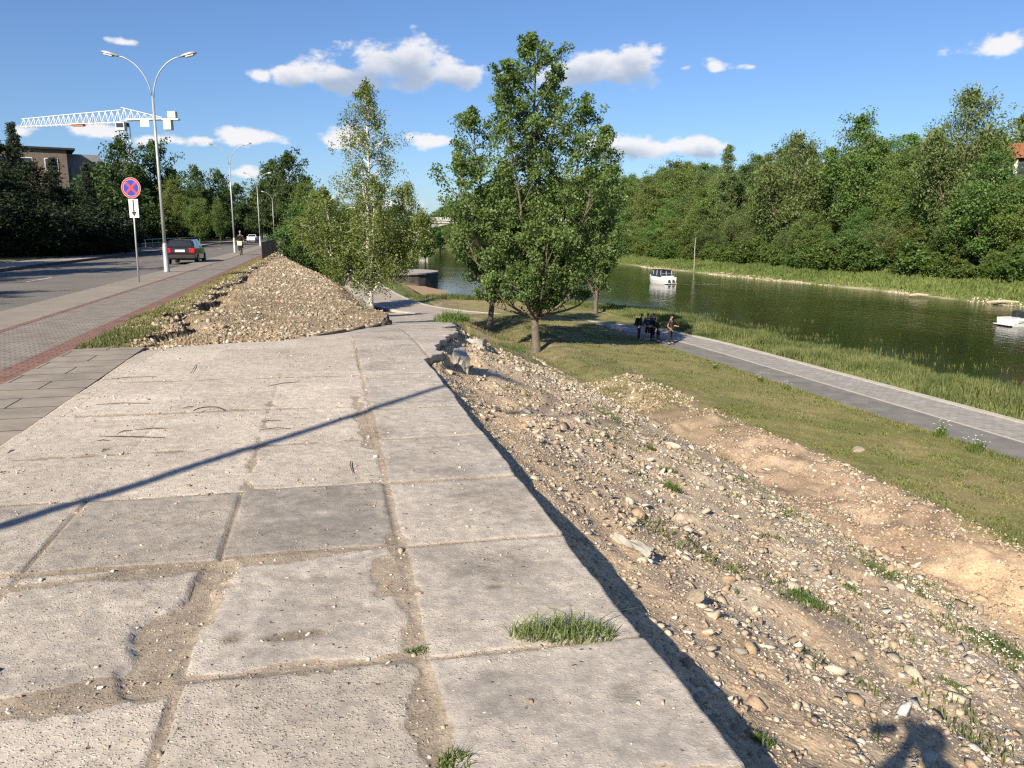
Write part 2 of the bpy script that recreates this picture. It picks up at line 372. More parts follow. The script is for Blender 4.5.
def surf_mat(name, c, noise=.2, rough=.9, patch=None, sc=1.2, speck=.15):
    m, nt, N, L = newmat(name)
    b = N('ShaderNodeBsdfPrincipled'); o = N('ShaderNodeOutputMaterial'); L(b.outputs[0], o.inputs[0])
    b.inputs['Roughness'].default_value = rough; b.inputs['Specular IOR Level'].default_value = .2
    g = N('ShaderNodeNewGeometry')
    n = N('ShaderNodeTexNoise'); n.inputs['Scale'].default_value = sc; n.inputs['Detail'].default_value = 9; n.inputs['Roughness'].default_value = .65; L(g.outputs['Position'], n.inputs['Vector'])
    n2 = N('ShaderNodeTexNoise'); n2.inputs['Scale'].default_value = 90; n2.inputs['Detail'].default_value = 3; L(g.outputs['Position'], n2.inputs['Vector'])
    def mr(x, c_, d):
        r = N('ShaderNodeMapRange'); L(x, r.inputs[0]); r.inputs[1].default_value = .3; r.inputs[2].default_value = .7; r.inputs[3].default_value = c_; r.inputs[4].default_value = d; return r.outputs[0]
    mm = N('ShaderNodeMath'); mm.operation = 'MULTIPLY'; L(mr(n.outputs[0], 1 - noise, 1 + noise), mm.inputs[0]); L(mr(n2.outputs[0], 1 - speck, 1 + speck), mm.inputs[1])
    vm = N('ShaderNodeVectorMath'); vm.operation = 'SCALE'; vm.inputs[0].default_value = c; L(mm.outputs[0], vm.inputs['Scale']); L(vm.outputs[0], b.inputs['Base Color'])
    bp = N('ShaderNodeBump'); bp.inputs['Strength'].default_value = .4; bp.inputs['Distance'].default_value = .008; L(n2.outputs[0], bp.inputs['Height']); L(bp.outputs[0], b.inputs['Normal'])
    return m
def water_mat():
    m, nt, N, L = newmat('river_water')
    b = N('ShaderNodeBsdfPrincipled'); o = N('ShaderNodeOutputMaterial'); L(b.outputs[0], o.inputs[0])
    b.inputs['Roughness'].default_value = .06; b.inputs['IOR'].default_value = 1.33
    g = N('ShaderNodeNewGeometry'); mp = N('ShaderNodeMapping'); mp.inputs['Rotation'].default_value = (0, 0, -TH); mp.inputs['Scale'].default_value = (1, .45, 1); L(g.outputs['Position'], mp.inputs[0])
    n = N('ShaderNodeTexNoise'); n.inputs['Scale'].default_value = 1.5; n.inputs['Detail'].default_value = 5; n.inputs['Roughness'].default_value = .6; L(mp.outputs[0], n.inputs['Vector'])
    n2 = N('ShaderNodeTexNoise'); n2.inputs['Scale'].default_value = .09; n2.inputs['Detail'].default_value = 4; L(mp.outputs[0], n2.inputs['Vector'])
    cr = N('ShaderNodeValToRGB'); cr.color_ramp.elements[0].color = (.010, .012, .005, 1); cr.color_ramp.elements[1].color = (.019, .021, .009, 1)
    cr.color_ramp.elements[0].position = .35; cr.color_ramp.elements[1].position = .65
    L(n2.outputs[0], cr.inputs[0]); L(cr.outputs[0], b.inputs['Base Color'])
    st = N('ShaderNodeMapRange'); L(n2.outputs[0], st.inputs[0]); st.inputs[1].default_value = .35; st.inputs[2].default_value = .65; st.inputs[3].default_value = .08; st.inputs[4].default_value = .22
    bp = N('ShaderNodeBump'); L(st.outputs[0], bp.inputs['Strength']); bp.inputs['Distance'].default_value = .25; L(n.outputs[0], bp.inputs['Height']); L(bp.outputs[0], b.inputs['Normal'])
    return m
M = dict(
    ground=ground_mat(), slab=slab_mat(), water=water_mat(),
    stone=attr_mat('loose_stone', .9, .5, 90), grass=leafmat('grass_blades', (.075, .105, .028), (.20, .22, .08), .3, .6, .0),
    asphalt=surf_mat('road_asphalt', (.17, .155, .138), .16, .9, sc=.35), asphalt2=surf_mat('path_asphalt', (.20, .186, .168), .25, .9, sc=1.2),
    footway=surf_mat('cycle_asphalt', (.27, .235, .195), .15, .9, sc=.7),
    paver=brick_mat('grey_pavers', (.29, .255, .215), (.245, .215, .183), (.09, .078, .065), .2, .1, TH * -1, .008),
    redp=brick_mat('red_pavers', (.27, .15, .115), (.225, .125, .098), (.06, .05, .04), .2, .1, -TH, .008),
    flag=brick_mat('grey_flags', (.30, .26, .21), (.27, .235, .19), (.05, .045, .04), 1.5, .5, -TH, .01, off=.3),
    promen=brick_mat('promenade_pavers', (.36, .335, .295), (.31, .29, .255), (.18, .16, .14), .4, .2, -TH, .01),
    pinkpave=surf_mat('far_paving', (.37, .315, .26), .15, .9, sc=.6), palekerb=surf_mat('pale_kerb', (.46, .42, .36), .15, .85, sc=2),
    kerb=surf_mat('kerb_stone', (.26, .235, .21), .25, .9, sc=3), darkkerb=surf_mat('old_kerb', (.12, .095, .075), .4, .9, sc=3),
    line=surf_mat('road_paint', (.5, .5, .47), .3, .7, sc=6),
    steel=pmat('galvanised_steel', (.42, .43, .43), (.33, .34, .34), 3, .5, .35, .1),
    dsteel=pmat('dark_steel', (.03, .03, .032), (.05, .05, .05), 6, .5, .3),
    white=pmat('white_paint', (.72, .72, .70), (.62, .62, .6), 5, .5), offwhite=pmat('off_white_paint', (.6, .57, .48), (.5, .47, .4), 3, .6),
    glass=pmat('dark_glass', (.02, .025, .03), (.03, .035, .04), 3, .08, 0, spec=.6),
    glassl=pmat('lamp_glass', (.65, .66, .62), (.55, .56, .54), 8, .2), black=pmat('black_rubber', (.02, .02, .02), (.03, .03, .03), 12, .75),
    carp=pmat('dark_maroon_paint', (.035, .018, .02), (.03, .017, .02), 2, .25, .3, coat=.8), redl=pmat('red_lens', (.5, .02, .02), (.35, .015, .015), 20, .2),
    skin=pmat('skin', (.42, .25, .18), (.36, .21, .15), 8, .6), dcloth=pmat('black_cloth', (.012, .012, .015), (.02, .02, .024), 12, .95),
    ncloth=pmat('navy_cloth', (.02, .025, .06), (.025, .03, .07), 12, .95), mcloth=pmat('plum_cloth', (.04, .02, .03), (.06, .03, .04), 12, .95),
    hair=pmat('dark_hair', (.02, .014, .01), (.035, .02, .015), 30, .7), bark=pmat('grey_bark', (.17, .14, .11), (.10, .08, .06), 9, .95, 0, .8, 25),
    birch=pmat('birch_bark', (.55, .52, .46), (.10, .09, .08), 5, .85, 0, .3, thr=(.56, .66)), dbark=pmat('dark_bark', (.06, .045, .035), (.09, .07, .05), 6, .95, 0, .6, 20),
    brickw=pmat('brown_brick', (.165, .125, .10), (.13, .10, .085), 2, .9), grey=pmat('grey_cladding', (.22, .22, .23), (.18, .18, .19), 1, .8),
    conc=pmat('cast_concrete', (.40, .37, .32), (.28, .26, .23), 4, .9, 0, .6, 25), conc2=pmat('bridge_concrete', (.5, .49, .45), (.42, .4, .37), .4, .9),
    orange=pmat('orange_tiles', (.30, .11, .05), (.2, .08, .04), 3, .8), wood=pmat('dark_timber', (.05, .04, .035), (.07, .06, .05), 3, .8),
    rust=pmat('rusty_steel', (.10, .055, .035), (.06, .035, .03), 30, .9, .2, .4, 80), log=pmat('bleached_wood', (.46, .38, .27), (.36, .29, .2), 6, .9, 0, .6, 20),
    yellow=pmat('pale_yellow', (.62, .6, .40), (.56, .54, .36), 5, .5), blue=pmat('sign_blue', (.02, .05, .36), (.02, .045, .32), 6, .4), red=pmat('sign_red', (.55, .05, .06), (.5, .05, .06), 6, .4),
    signw=pmat('sign_white', (.75, .75, .73), (.7, .7, .68), 6, .4), rope=pmat('orange_jib_gear', (.45, .16, .08), (.4, .14, .07), 5, .6),
    petal=pmat('white_petal', (.75, .75, .72), (.7, .7, .66), 9, .7),
    leaf_big=leafmat('poplar_leaves', (.070, .125, .028), (.185, .265, .085), .32, .5, 0),
    leaf_birch=leafmat('birch_leaves', (.105, .145, .032), (.225, .27, .08), .35, .55, 0),
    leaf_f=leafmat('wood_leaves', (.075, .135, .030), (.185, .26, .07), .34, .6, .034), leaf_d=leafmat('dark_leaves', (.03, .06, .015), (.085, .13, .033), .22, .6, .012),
    leaf_shade=leafmat('shaded_leaves', (.010, .020, .007), (.028, .045, .014), .12, .7, .006),  # leaf colour darkened to carry the shade across the road
    leaf_s=leafmat('spruce_needles', (.03, .045, .03), (.06, .08, .05), .1, .7, .008), leaf_w=leafmat('willow_leaves', (.095, .14, .042), (.205, .255, .09), .32, .6, .014),
    leaf_g=leafmat('bright_bush_leaves', (.065, .115, .022), (.145, .205, .05), .35, .6, .014), weed=leafmat('weed_leaves', (.06, .11, .02), (.14, .2, .05), .3, .6, .02),
    wake=pmat('white_water', (.6, .62, .6), (.3, .33, .3), 4, .4),
)

# ------------------------------------------------------------------ the lie of the land
def zr(s): return np.interp(s, [-60, 9, 12, 14, 16, 18, 20, 25, 34, 50, 66, 2000], [0, 0, -.02, -.08, -.2, -.38, -.6, -1.15, -2.2, -3.9, -5, -5])
def nL(s): return np.interp(s, [-60, 12.4, 12.9, 13.5, 15, 17, 20, 35, 50, 66], [-2.5, -2.5, -2.0, -.5, .5, 1.3, 1.8, 2.3, 3, 6])
def nR(s): return np.interp(s, [-60, 0, 10.6, 10.85, 12.5, 14.3, 20, 25, 34, 50, 66], [.24, 1.24, 1.418, 1.6, 1.95, 2.5, 3.4, 4.2, 6, 8, 11])
def nE(s): return 1.24 + .0168 * np.clip(s, -60, 14)
def qtop(s): return np.interp(s, [7, 10.6, 12.5, 14.3, 20, 30], [0, .2, .5, 1.05, 1.9, 2.5])
def nShore(s): return np.interp(s, [-100, 60, 70, 75, 78, 82, 85, 100, 105, 130, 200, 400, 900], [30, 30, 29, 27, 22, 15, 12.7, 13, 14, 14, 12, 8, -40])
SC = [(-60, 22.2), (20, 22.2), (45, 22.2), (50, 21.3), (54, 19.6), (57.5, 17.3), (60.5, 14.5), (64, 11.5), (68, 9.2), (74, 7.6), (85, 6.7), (118, 6), (150, 5.6), (210, 5)]
foot = np.array([(s, float(nL(s))) for s in np.concatenate([np.linspace(12.4, 15, 16), np.linspace(15.5, 66, 42)])])
def drop_n(s): return np.interp(s, [13, 20, 30, 40, 50, 60, 80, 400], [2.0, 1.9, 1.0, -.1, -1.3, -2.2, -2.8, -3.0])
def H(s, n):
    s = np.asarray(s, float); n = np.asarray(n, float)
    q = n - nE(s)
    wob = fbm(s, n, 3.0, 3, 5) * .35
    Rz = np.interp(q + wob * (q > 5) * .9, [0, 7.0, 7.7, 8.2, 9.5, 10.4, 11.2, 18.6, 23, 60], [-.10, -3.36, -4.15, -4.35, -4.4, -4.12, -4.08, -4.97, -5.04, -5.04])
    ramp = zr(s); right = n - nR(s); qt = qtop(s)
    Rtop = ramp - .10 + np.clip((q - qt) / (7 - qt), 0, 1) * (-3.14 - ramp)
    Rz = Rz - np.interp(s, [0, 3, 6], [.10, .06, .0]) * (1 - sstep(.3, 1.2, q))
    Rz = np.where((q < 7) & (s < 34), np.where(s > 7, Rtop, Rz), Rz)
    side = ramp - .10 - 1.3 * right
    z = np.maximum(side, np.minimum(Rz, ramp - .02 * np.clip(right, 0, 3)))
    z = np.where((s < 10.7), np.minimum(Rz, ramp), z)
    z = np.where(right < 0, ramp - .12, z)
    z = np.where((s < 10.7) & (right > -.12) & (right < 0), -.10 - np.interp(s, [0, 3, 6], [.10, .06, .02]), z)
    # roughness by zone
    on = (right > .1) & (n < 40)
    rub = sstep(0, .5, q) * (1 - sstep(7.2, 8, q)) * (1 - sstep(18, 34, s))
    tre = sstep(6.9, 7.6, q) * (1 - sstep(10.6, 11.6, q)) * (1 - sstep(22, 34, s))
    z = z + np.where(on, rub * (fbm(s, n, .55, 3, 1) * .055 + fbm(s, n, 2.0, 3, 9) * .09 + np.maximum(fbm(s * .35, n, .8, 3, 14), 0) * -.07), 0)
    lump = np.maximum(fbm(s + n * .4, n, 2.3, 5, 3), -.35)
    sandy = sstep(9.5, 12, s) * 1.0
    z = z + np.where(on, tre * ((lump * .30 + fbm(s, n, .42, 3, 15) * .06 + fbm(s, n, .2, 2, 16) * .018 * (s < 24)) * (.25 + .75 * sandy)), 0)
    z = z + np.where(on & (q > 10), fbm(s, n, 1.6, 3, 21) * .025, 0)
    # river bank
    ns = nShore(s) + fbm(s, n * 0, 4, 3, 31) * .6
    bk = n - (ns - 5)
    zb = np.interp(bk, [0, 2, 5, 9, 14], [-5.03, -5.1, -5.62, -6.8, -7.3])
    z = np.where(bk > 0, np.minimum(z, zb), z)
    # far bank and its wooded hill
    fs = 68 + fbm(s, n * 0, 14, 3, 41) * 1.3 - np.clip(s - 300, 0, 900) * .28
    zf = np.interp(n - fs, [-4, 0, 1.5, 7, 16, 29, 46, 64, 400], [-7.2, -5.64, -5.3, -4.7, -4.0, .2, 5.5, 8.5, 10]) + fbm(s, n, 5, 3, 44) * .18 * (n > fs + 1)
    z = np.where(n - fs > -4, zf, z)
    # upper level to the left
    up = n < nL(s)
    zm_top = .12 - .10 * (n + 2.7) + fbm(s, n, .9, 4, 51) * .06
    lipn = -2.55 + fbm(s, n * 0, .8, 3, 52) * .42 + .06 * np.clip(14.5 - s, 0, 2)
    zm_top = zm_top - .36 * np.exp(-((n - lipn) / .22) ** 2)
    zm_top = np.where(n < lipn - .12, .09 + fbm(s, n, .3, 3, 53) * .03 - .1 * sstep(-3.1, -3.5, n), zm_top)
    zm_top = ramp + (zm_top - ramp) * sstep(12.3, 15.0, s)
    zm_top = zm_top - .95 * np.clip(n - drop_n(s), 0, 50)
    m = np.full(s.shape, 9.0)
    sel = (s > 12.2) & (s < 72) & (n > -4) & (n < 7)
    if sel.any():
        ss, nn = s[sel], n[sel]; mm = np.full(ss.shape, 9.0)
        for a, b in foot: mm = np.minimum(mm, np.hypot(ss - a, nn - b))
        m[sel] = mm
    zmd = np.maximum(np.minimum(zm_top, ramp + .04 + (.45 + 1.2 * sstep(18, 40, s)) * m), np.minimum(ramp - .02, zm_top + 3))
    zleft = np.interp(n, [-400, -60, -30, -17.2, -17.0, -3.6, -3.5], [1.5, 1.0, .35, .06, -.2, -.2, -.08])
    zz = np.where(n < -3.5, zleft, np.where(s < 12.4, -.12, zmd))
    z = np.where(up, zz, z)
    return z
def Hxy(x, y):
    s, n = xy2sn(np.asarray(x, float), np.asarray(y, float)); return H(s, n)
def h1(s, n): return float(H(np.array([s]), np.array([n]))[0])

def axis(segs):
    out = [segs[0][0]]
    for a, b, d0, d1 in segs:
        x = a
        while x < b - 1e-6:
            t = (x - a) / (b - a); x = min(x + d0 + (d1 - d0) * t, b); out.append(x)
    return np.array(out)
def ground_colour(s, n, z):
    q = n - nE(s); C = np.zeros(s.shape + (3,))
    def put(mask, c):
        mask = np.clip(mask, 0, 1)[..., None]; C[:] = C * (1 - mask) + np.array(c) * mask
    f1 = fbm(s, n, .7, 4, 101); f2 = fbm(s, n, 2.4, 4, 102); f3 = fbm(s, n, .25, 3, 103)
    C[:] = (.13, .15, .06)
    put(np.ones_like(s) * (s > -1e9), (.115, .145, .045))
    # rubble slope
    rb = ((n > nR(s) - .3) & (q < 8.6)) * (1 - sstep(20, 30, s + f2 * 4))
    put(rb, (.43, .335, .235)); put(rb * sstep(.1, .6, f1) * .6, (.52, .435, .33)); put(rb * sstep(.25, .8, -f1) * .6, (.29, .215, .145))
    put(rb * (1 - sstep(.9, 2.2, q + f1 * .5)) * .85, (.51, .375, .24))
    put(rb * sstep(.25, .7, f2) * sstep(0, .4, f3 + .2) * .35 * sstep(2, 4, q), (.12, .14, .05))
    # trench of dug soil
    tr = sstep(7.1, 7.7, q + f1 * .3) * (1 - sstep(10.9, 11.5, q + f2 * .6 + f1 * .5)) * (1 - sstep(24, 36, s + 5 * f2))
    put(tr, (.32, .235, .165)); put(tr * sstep(.1, .7, f1), (.42, .325, .235)); put(tr * sstep(.1, .6, -f1) * .7, (.20, .14, .10)); put(tr * sstep(.1, .5, f3 * .6 + f2 * .6) * .5, (.25, .19, .14))
    put(tr * sstep(9.5, 13, s) * sstep(-.3, .5, f2) * .6, (.23, .165, .115)); put(tr * (1 - sstep(10.0, 12.2, s + f2 * .6)), (.50, .36, .225))
    # lawn
    lw = sstep(10.9, 11.5, q + f2 * .6 + f1 * .5) * (n < nShore(s) + 5) * (n < 40)
    put(lw, (.205, .185, .07)); put(lw * sstep(-.1, .5, f2) * .75, (.135, .155, .042)); put(lw * sstep(.1, .5, f3 * .5 + f1 * .5) * .5, (.26, .215, .11)); put(lw * sstep(.1, .7, -f2) * .6, (.30, .235, .12)); put(lw * sstep(26, 34, s + f2 * 3) * (n < 20) * .5, (.29, .235, .12)); put(lw * sstep(.3, .8, f1) * .4, (.10, .13, .035))
    put(lw * (n > 24), (.10, .135, .035))
    # beside the ramp, further down
    bd = ((n > nR(s)) & (q < 12) & (n < 20)) * sstep(20, 30, s + f2 * 4)
    put(bd, (.19, .165, .085)); put(bd * sstep(.0, .5, f1) * .8, (.30, .235, .15)); put(bd * sstep(.0, .5, -f2) * .6, (.12, .13, .045))
    # mud and bed by the water
    wb = sstep(-5.35, -5.62, z) * (n > 8)
    put(wb, (.16, .13, .075)); put(sstep(-5.6, -6.0, z) * (n > 8), (.05, .05, .025))
    fb = n > 60
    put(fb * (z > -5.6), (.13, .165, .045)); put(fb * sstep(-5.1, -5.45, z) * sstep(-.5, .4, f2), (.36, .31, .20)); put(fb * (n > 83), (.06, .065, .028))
    # mound by the footway
    md = (s > 12.2) & (n > -3.5) & (n < nL(s) + .2)
    put(md * 1., (.255, .195, .13)); put(md * sstep(0, .6, f1) * .7, (.34, .27, .19)); put(md * sstep(.1, .6, f2) * .5, (.20, .17, .09)); put(md * sstep(.2, .7, -f1) * .6, (.19, .14, .09))
    put(md * sstep(.2, .8, f2) * .4 * sstep(1, 4, s - 14), (.20, .19, .08))
    lip = md * (n < -2.75 + .15 * f1); put(lip * 1., (.21, .19, .075)); put(lip * sstep(0, .5, f1) * .7, (.28, .245, .13))
    put(md * np.exp(-((n + 2.5) / .25) ** 2) * .8, (.12, .085, .055))  # shadow of the eroded notch under the lip, put into the colour
    put(md * (1 - sstep(13.2, 14.4, s)) * .6, (.24, .175, .12))
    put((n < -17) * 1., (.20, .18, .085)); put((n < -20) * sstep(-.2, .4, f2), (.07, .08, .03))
    put(((n < -2.4) & (n > -17)) * (s < 1e9) * (1 - lip) * (1 - md), (.2, .17, .13))
    return C
def build_ground():
    sa = axis([(-60, -6, 6, 1), (-6, 0, 1, .2), (0, 1, .2, .05), (1, 9, .045, .055), (9, 24, .055, .14), (24, 60, .15, .6), (60, 160, .8, 2.5), (160, 420, 3, 12), (420, 1500, 15, 80)])
    na = axis([(-1200, -60, 90, 8), (-60, -17.5, 6, 1.2), (-17.5, -3.6, .4, .35), (-3.6, -3.4, .05, .05), (-3.4, 1.2, .07, .07), (1.2, 13.2, .05, .06), (13.2, 34, .1, .5), (34, 62, 1.2, 1.2), (62, 90, .5, .8), (90, 140, 2, 4), (140, 1200, 8, 90)])
    S, Nn = np.meshgrid(sa, na, indexing='ij')
    Z = H(S, Nn); X, Y = sn2xy(S, Nn)
    C = ground_colour(S, Nn, Z)
    a, b = S.shape; idx = np.arange(a * b).reshape(a, b)
    F = np.stack([idx[:-1, :-1], idx[1:, :-1], idx[1:, 1:], idx[:-1, 1:]], -1).reshape(-1, 4)[:, ::-1]
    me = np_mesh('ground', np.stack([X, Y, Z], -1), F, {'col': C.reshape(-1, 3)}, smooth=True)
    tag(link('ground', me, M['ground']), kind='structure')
build_ground()

# slabs: seams measured across (w) and along (u)
WS = [-7.15, -6.22, -5.29, -4.36, -3.43, -2.5, -1.59, -.64, .29, 1.27, 2.17, 3.1, 4.03, 5, 6, 8, 12]
US = [-2.92, -1.75, -.58, .6, 1.75, 2.93, 4.12, 5.27, 6.43, 7.6, 8.77, 9.93, 11.1, 12.3, 13.5, 14.7, 15.9, 17.1, 18.3, 19.5, 21, 30, 70]
def slab_relief(s, n):
    x, y = sn2xy(s, n); u, w = uw(x, y)
    wj = fbm(x, y, .5, 3, 61) * .012
    iw = np.clip(np.searchsorted(WS, w) - 1, 0, len(WS) - 2); col = iw
    off = _hash(col, col * 0, 5) * .10 - .05; off = np.where(col >= 8, 0, off)
    uu = u + off + .03 * (w)
    iu = np.searchsorted(US, uu) - 1; iu = np.clip(iu, 0, len(US) - 2)
    Wa = np.array(WS); Ua = np.array(US)
    dw = np.minimum(w - Wa[iw], Wa[iw + 1] - w); du = np.minimum(uu - Ua[iu], Ua[iu + 1] - uu)
    d = np.minimum(dw, du)
    r1 = _hash(iw, iu, 1); r2 = _hash(iw, iu, 2); r3 = _hash(iw, iu, 3); r4 = _hash(iw, iu, 4)
    cu = (Ua[iu] + Ua[iu + 1]) / 2; cw = (Wa[iw] + Wa[iw + 1]) / 2
    far = sstep(5.15, 5.4, uu) * (w < .29)                      # the crumbled part where slabs have merged
    right = (w > .29)
    # broken, uneven edge width
    brk = np.clip(fbm(x, y, .45, 4, 62) * .5 + .5, 0, 1.4)
    gapw = np.where(right, .006 + .008 * brk, .006 + .032 * brk * r1)
    gapw = np.where((~right) & (dw < du) & (uu > 4.1), .006, gapw)
    gapw = np.where(right & (dw < du) & (w < .8), .014 + .03 * brk, gapw)
    sand = 1 - sstep(gapw * .6, gapw * 1.5 + .012, d)
    # wide sand-filled bands and the diagonal patch
    def line(u0, w0, u1, w1, wid, seed):
        px, py = u1 - u0, w1 - w0; L2 = px * px + py * py
        t = np.clip(((u - u0) * px + (w - w0) * py) / L2, 0, 1)
        dd = np.hypot(u - u0 - t * px, w - w0 - t * py) + fbm(x, y, .22, 4, seed) * .05
        return 1 - sstep(wid * .75, wid, dd)
    bands = [(5.35, -.62, 8.2, -.66, .02, 85), (6.4, -2.4, 6.5, .25, .025, 86), (7.9, -2.4, 7.8, .25, .03, 87), (9.7, -2.4, 9.5, 1.2, .03, 88), (4.06, -.75, 4.12, .25, .055, 70), (4.02, -1.5, 4.06, -.7, .045, 71), (4.05, -.62, 3.45, -.72, .10, 72), (3.45, -.72, 2.95, -.74, .13, 73), (2.98, -.7, 2.96, .25, .045, 74),
             (2.95, -.75, 2.9, -1.7, .10, 75), (2.02, .2, 2.0, 1.27, .075, 76), (4.1, .27, 2.9, .27, .05, 77), (5.2, .3, 4.1, .29, .03, 78), (8.2, .2, 6.2, .27, .07, 79), (2.9, .28, 1.5, .25, .05, 80),
             (3.55, .18, 3.95, .22, .08, 81), (2.9, -1.7, 2.7, -2.6, .07, 82), (4.0, -1.5, 3.95, -2.6, .05, 83), (1.75, -.9, 1.7, .2, .06, 84)]
    bsand = np.zeros_like(u)
    for u0, w0, u1, w1, wd, sd_ in bands: bsand = np.maximum(bsand, line(u0, w0, u1, w1, wd, sd_))
    for u0, w0, ru, rw in [(3.24, -.22, .05, .16), (3.26, -.48, .035, .05), (3.52, .72, .03, .04)]:      # damp hollows
        bsand = np.maximum(bsand, .8 * (1 - sstep(.6, 1.1, np.hypot((u - u0) / ru, (w - w0) / rw))))
    sand = np.where(far > .5, sand * .25 + .3 * sstep(.2, .6, fbm(x, y, 1.1, 4, 64)), sand)
    sand = np.maximum(sand, bsand)
    lft = sstep(-2.25, -2.5, n) * 0.4
    sand = np.clip(np.maximum(sand, lft), 0, 1)
    z = (r1 - .5) * .008 + (u - cu) * (r2 - .5) * .012 + (w - cw) * (r3 - .5) * .012
    z = z * (1 - far) + far * fbm(x, y, 1.5, 3, 65) * .012
    deep = np.maximum(line(4.05, -.62, 3.45, -.74, .09, 72), line(3.45, -.74, 2.98, -.78, .12, 73))
    z = z - .013 * sstep(.05, .75, deep)
    z = z - .006 * sand + fbm(x, y, .06, 3, 66) * .0022 + fbm(x, y, .35, 3, 67) * .003
    rl = np.clip(far * .8 + (1 - right) * np.where(r4 > .45, .75, .1) + .25 * right * (r4 > .5) + (col <= 6) * .35, 0, 1)
    rl = rl + .35 * (1 - sstep(.02, .16, d + fbm(x, y, .15, 3, 68) * .05)) * (1 - right)
    tone = .86 + .22 * r2 + fbm(x, y, .8, 4, 69) * .08 + .10 * far + .08 * right
    for u0, w0, ru, rw in [(3.25, -.20, .055, .17), (3.28, -.47, .05, .055), (3.50, .70, .035, .05), (3.75, .75, .2, .3), (4.9, .8, .06, .14), (2.5, 1.0, .10, .06), (6.05, .8, .04, .1), (3.6, -1.9, .12, .16)]:
        tone = tone * (1 - .30 * (1 - sstep(.5, 1.15, np.hypot((u - u0) / ru, (w - w0) / rw) + fbm(x, y, .09, 3, 93) * .25)))
    tone = tone * (1 - .18 * sstep(.25, .7, fbm(x, y, .55, 4, 94)) * (1 - far * .4)) + .08 * sstep(.2, .7, -fbm(x, y, .35, 4, 95))
    tone = np.where((iw == 7) & (iu == 6) | (iw == 6) & (iu == 6), tone * .80, tone)
    rl = np.where((iw == 7) & (iu == 6) | (iw == 6) & (iu == 6), rl * .35, rl)
    # dark seams
    seam = np.exp(-(d / .007) ** 2) * (1 - bsand) * (1 - far * .75); z = z - .010 * seam
    fade = 1 - sstep(13, 20, s)
    return z * fade, sand * (.3 + .7 * fade), np.clip(rl, 0, 1), tone
def build_slabs():
    sa = axis([(-6, 1.2, .4, .05), (1.2, 6.5, .016, .022), (6.5, 14.5, .03, .05), (14.5, 30, .1, .4), (30, 67, .8, 1.2)])
    tf = np.linspace(0, 1, 236)
    S = np.repeat(sa[:, None], len(tf), 1); a = nL(sa)[:, None]; b = nR(sa)[:, None]
    eb = fbm(S[:, :1], S[:, :1] * 0, .35, 4, 90) * (.012 + .09 * sstep(10.5, 11, S[:, :1]))
    Nn = a + (b + eb - a) * tf[None]
    dz, sand, rl, tone = slab_relief(S, Nn)
    Z = zr(S) + dz + .01
    X, Y = sn2xy(S, Nn)
    # edge skirts
    def skirt(j, dn, dpth):
        x, y = sn2xy(S[:, j], Nn[:, j] + dn); return x, y, Z[:, j] - dpth
    cols = []
    for j, dn, dp in ((0, -.0, .10),): x, y, z = skirt(j, dn, dp); X = np.concatenate([x[:, None], X], 1); Y = np.concatenate([y[:, None], Y], 1); Z = np.concatenate([z[:, None], Z], 1)
    for dn, dp in ((-.004, .02), (-.01, .10), (-.10, .13)):
        x, y = sn2xy(S[:, -1], Nn[:, -1] + dn + (fbm(S[:, -1], S[:, -1] * 0, .2, 3, 91 + int(dp * 100)) * .012)); z = zr(S[:, -1]) - dp + dz[:, -1] * 0
        X = np.concatenate([X, x[:, None]], 1); Y = np.concatenate([Y, y[:, None]], 1); Z = np.concatenate([Z, z[:, None]], 1)
    def pad(A): return np.concatenate([A[:, :1], A, A[:, -1:], A[:, -1:], A[:, -1:]], 1)
    sand, rl, tone = pad(sand), pad(rl), pad(tone)
    p, q = X.shape; idx = np.arange(p * q).reshape(p, q)
    F = np.stack([idx[:-1, :-1], idx[1:, :-1], idx[1:, 1:], idx[:-1, 1:]], -1).reshape(-1, 4)[:, ::-1]
    me = np_mesh('slab_pavement', np.stack([X, Y, Z], -1), F, {'sand': sand.ravel(), 'rough': rl.ravel(), 'tone': tone.ravel()}, smooth=False)
    tag(link('slab_pavement', me, M['slab']), kind='structure')
build_slabs()

def strip(name, s0, s1, n0, n1, z, mat, thick=.15, step=4.0):
    ns = max(2, int((s1 - s0) / step)); mb = MB()
    ss = np.linspace(s0, s1, ns)
    vs = []
    for s in ss:
        for n, zz in ((n0, z), (n1, z), (n1, z - thick), (n0, z - thick)): x, y = sn2xy(s, n); vs.append((x, y, zz))
    fs = []
    for i in range(ns - 1):
        for k in range(4): fs.append((i * 4 + k, i * 4 + (k + 1) % 4, (i + 1) * 4 + (k + 1) % 4, (i + 1) * 4 + k))
    fs += [(0, 1, 2, 3), tuple((ns - 1) * 4 + k for k in (3, 2, 1, 0))]
    mb.add(vs, fs); return tag(mb.build(name, mat), kind='structure')
S0, S1 = -50, 330
strip('road', S0, S1, -14.2, -6.72, -.12, M['asphalt'])
strip('kerb', S0, S1, -6.72, -6.58, -.01, M['kerb'], .2)
strip('pavement_cycle_lane', S0, S1, -6.58, -5.42, .0, M['footway'])
strip('pavement_red_line', S0, S1, -5.42, -5.28, .003, M['redp'])
strip('pavement', S0, S1, -5.28, -3.86, .0, M['paver'])
strip('pavement_red_band', S0, S1, -3.86, -3.5, .003, M['redp'])
strip('pavement_flags', S0, 12.75, -3.5, -2.515, .006, M['flag'])
strip('kerb_far', S0, S1, -14.36, -14.2, .02, M['darkkerb'], .2)
strip('pavement_far', S0, S1, -17.0, -14.36, .012, M['pinkpave'])
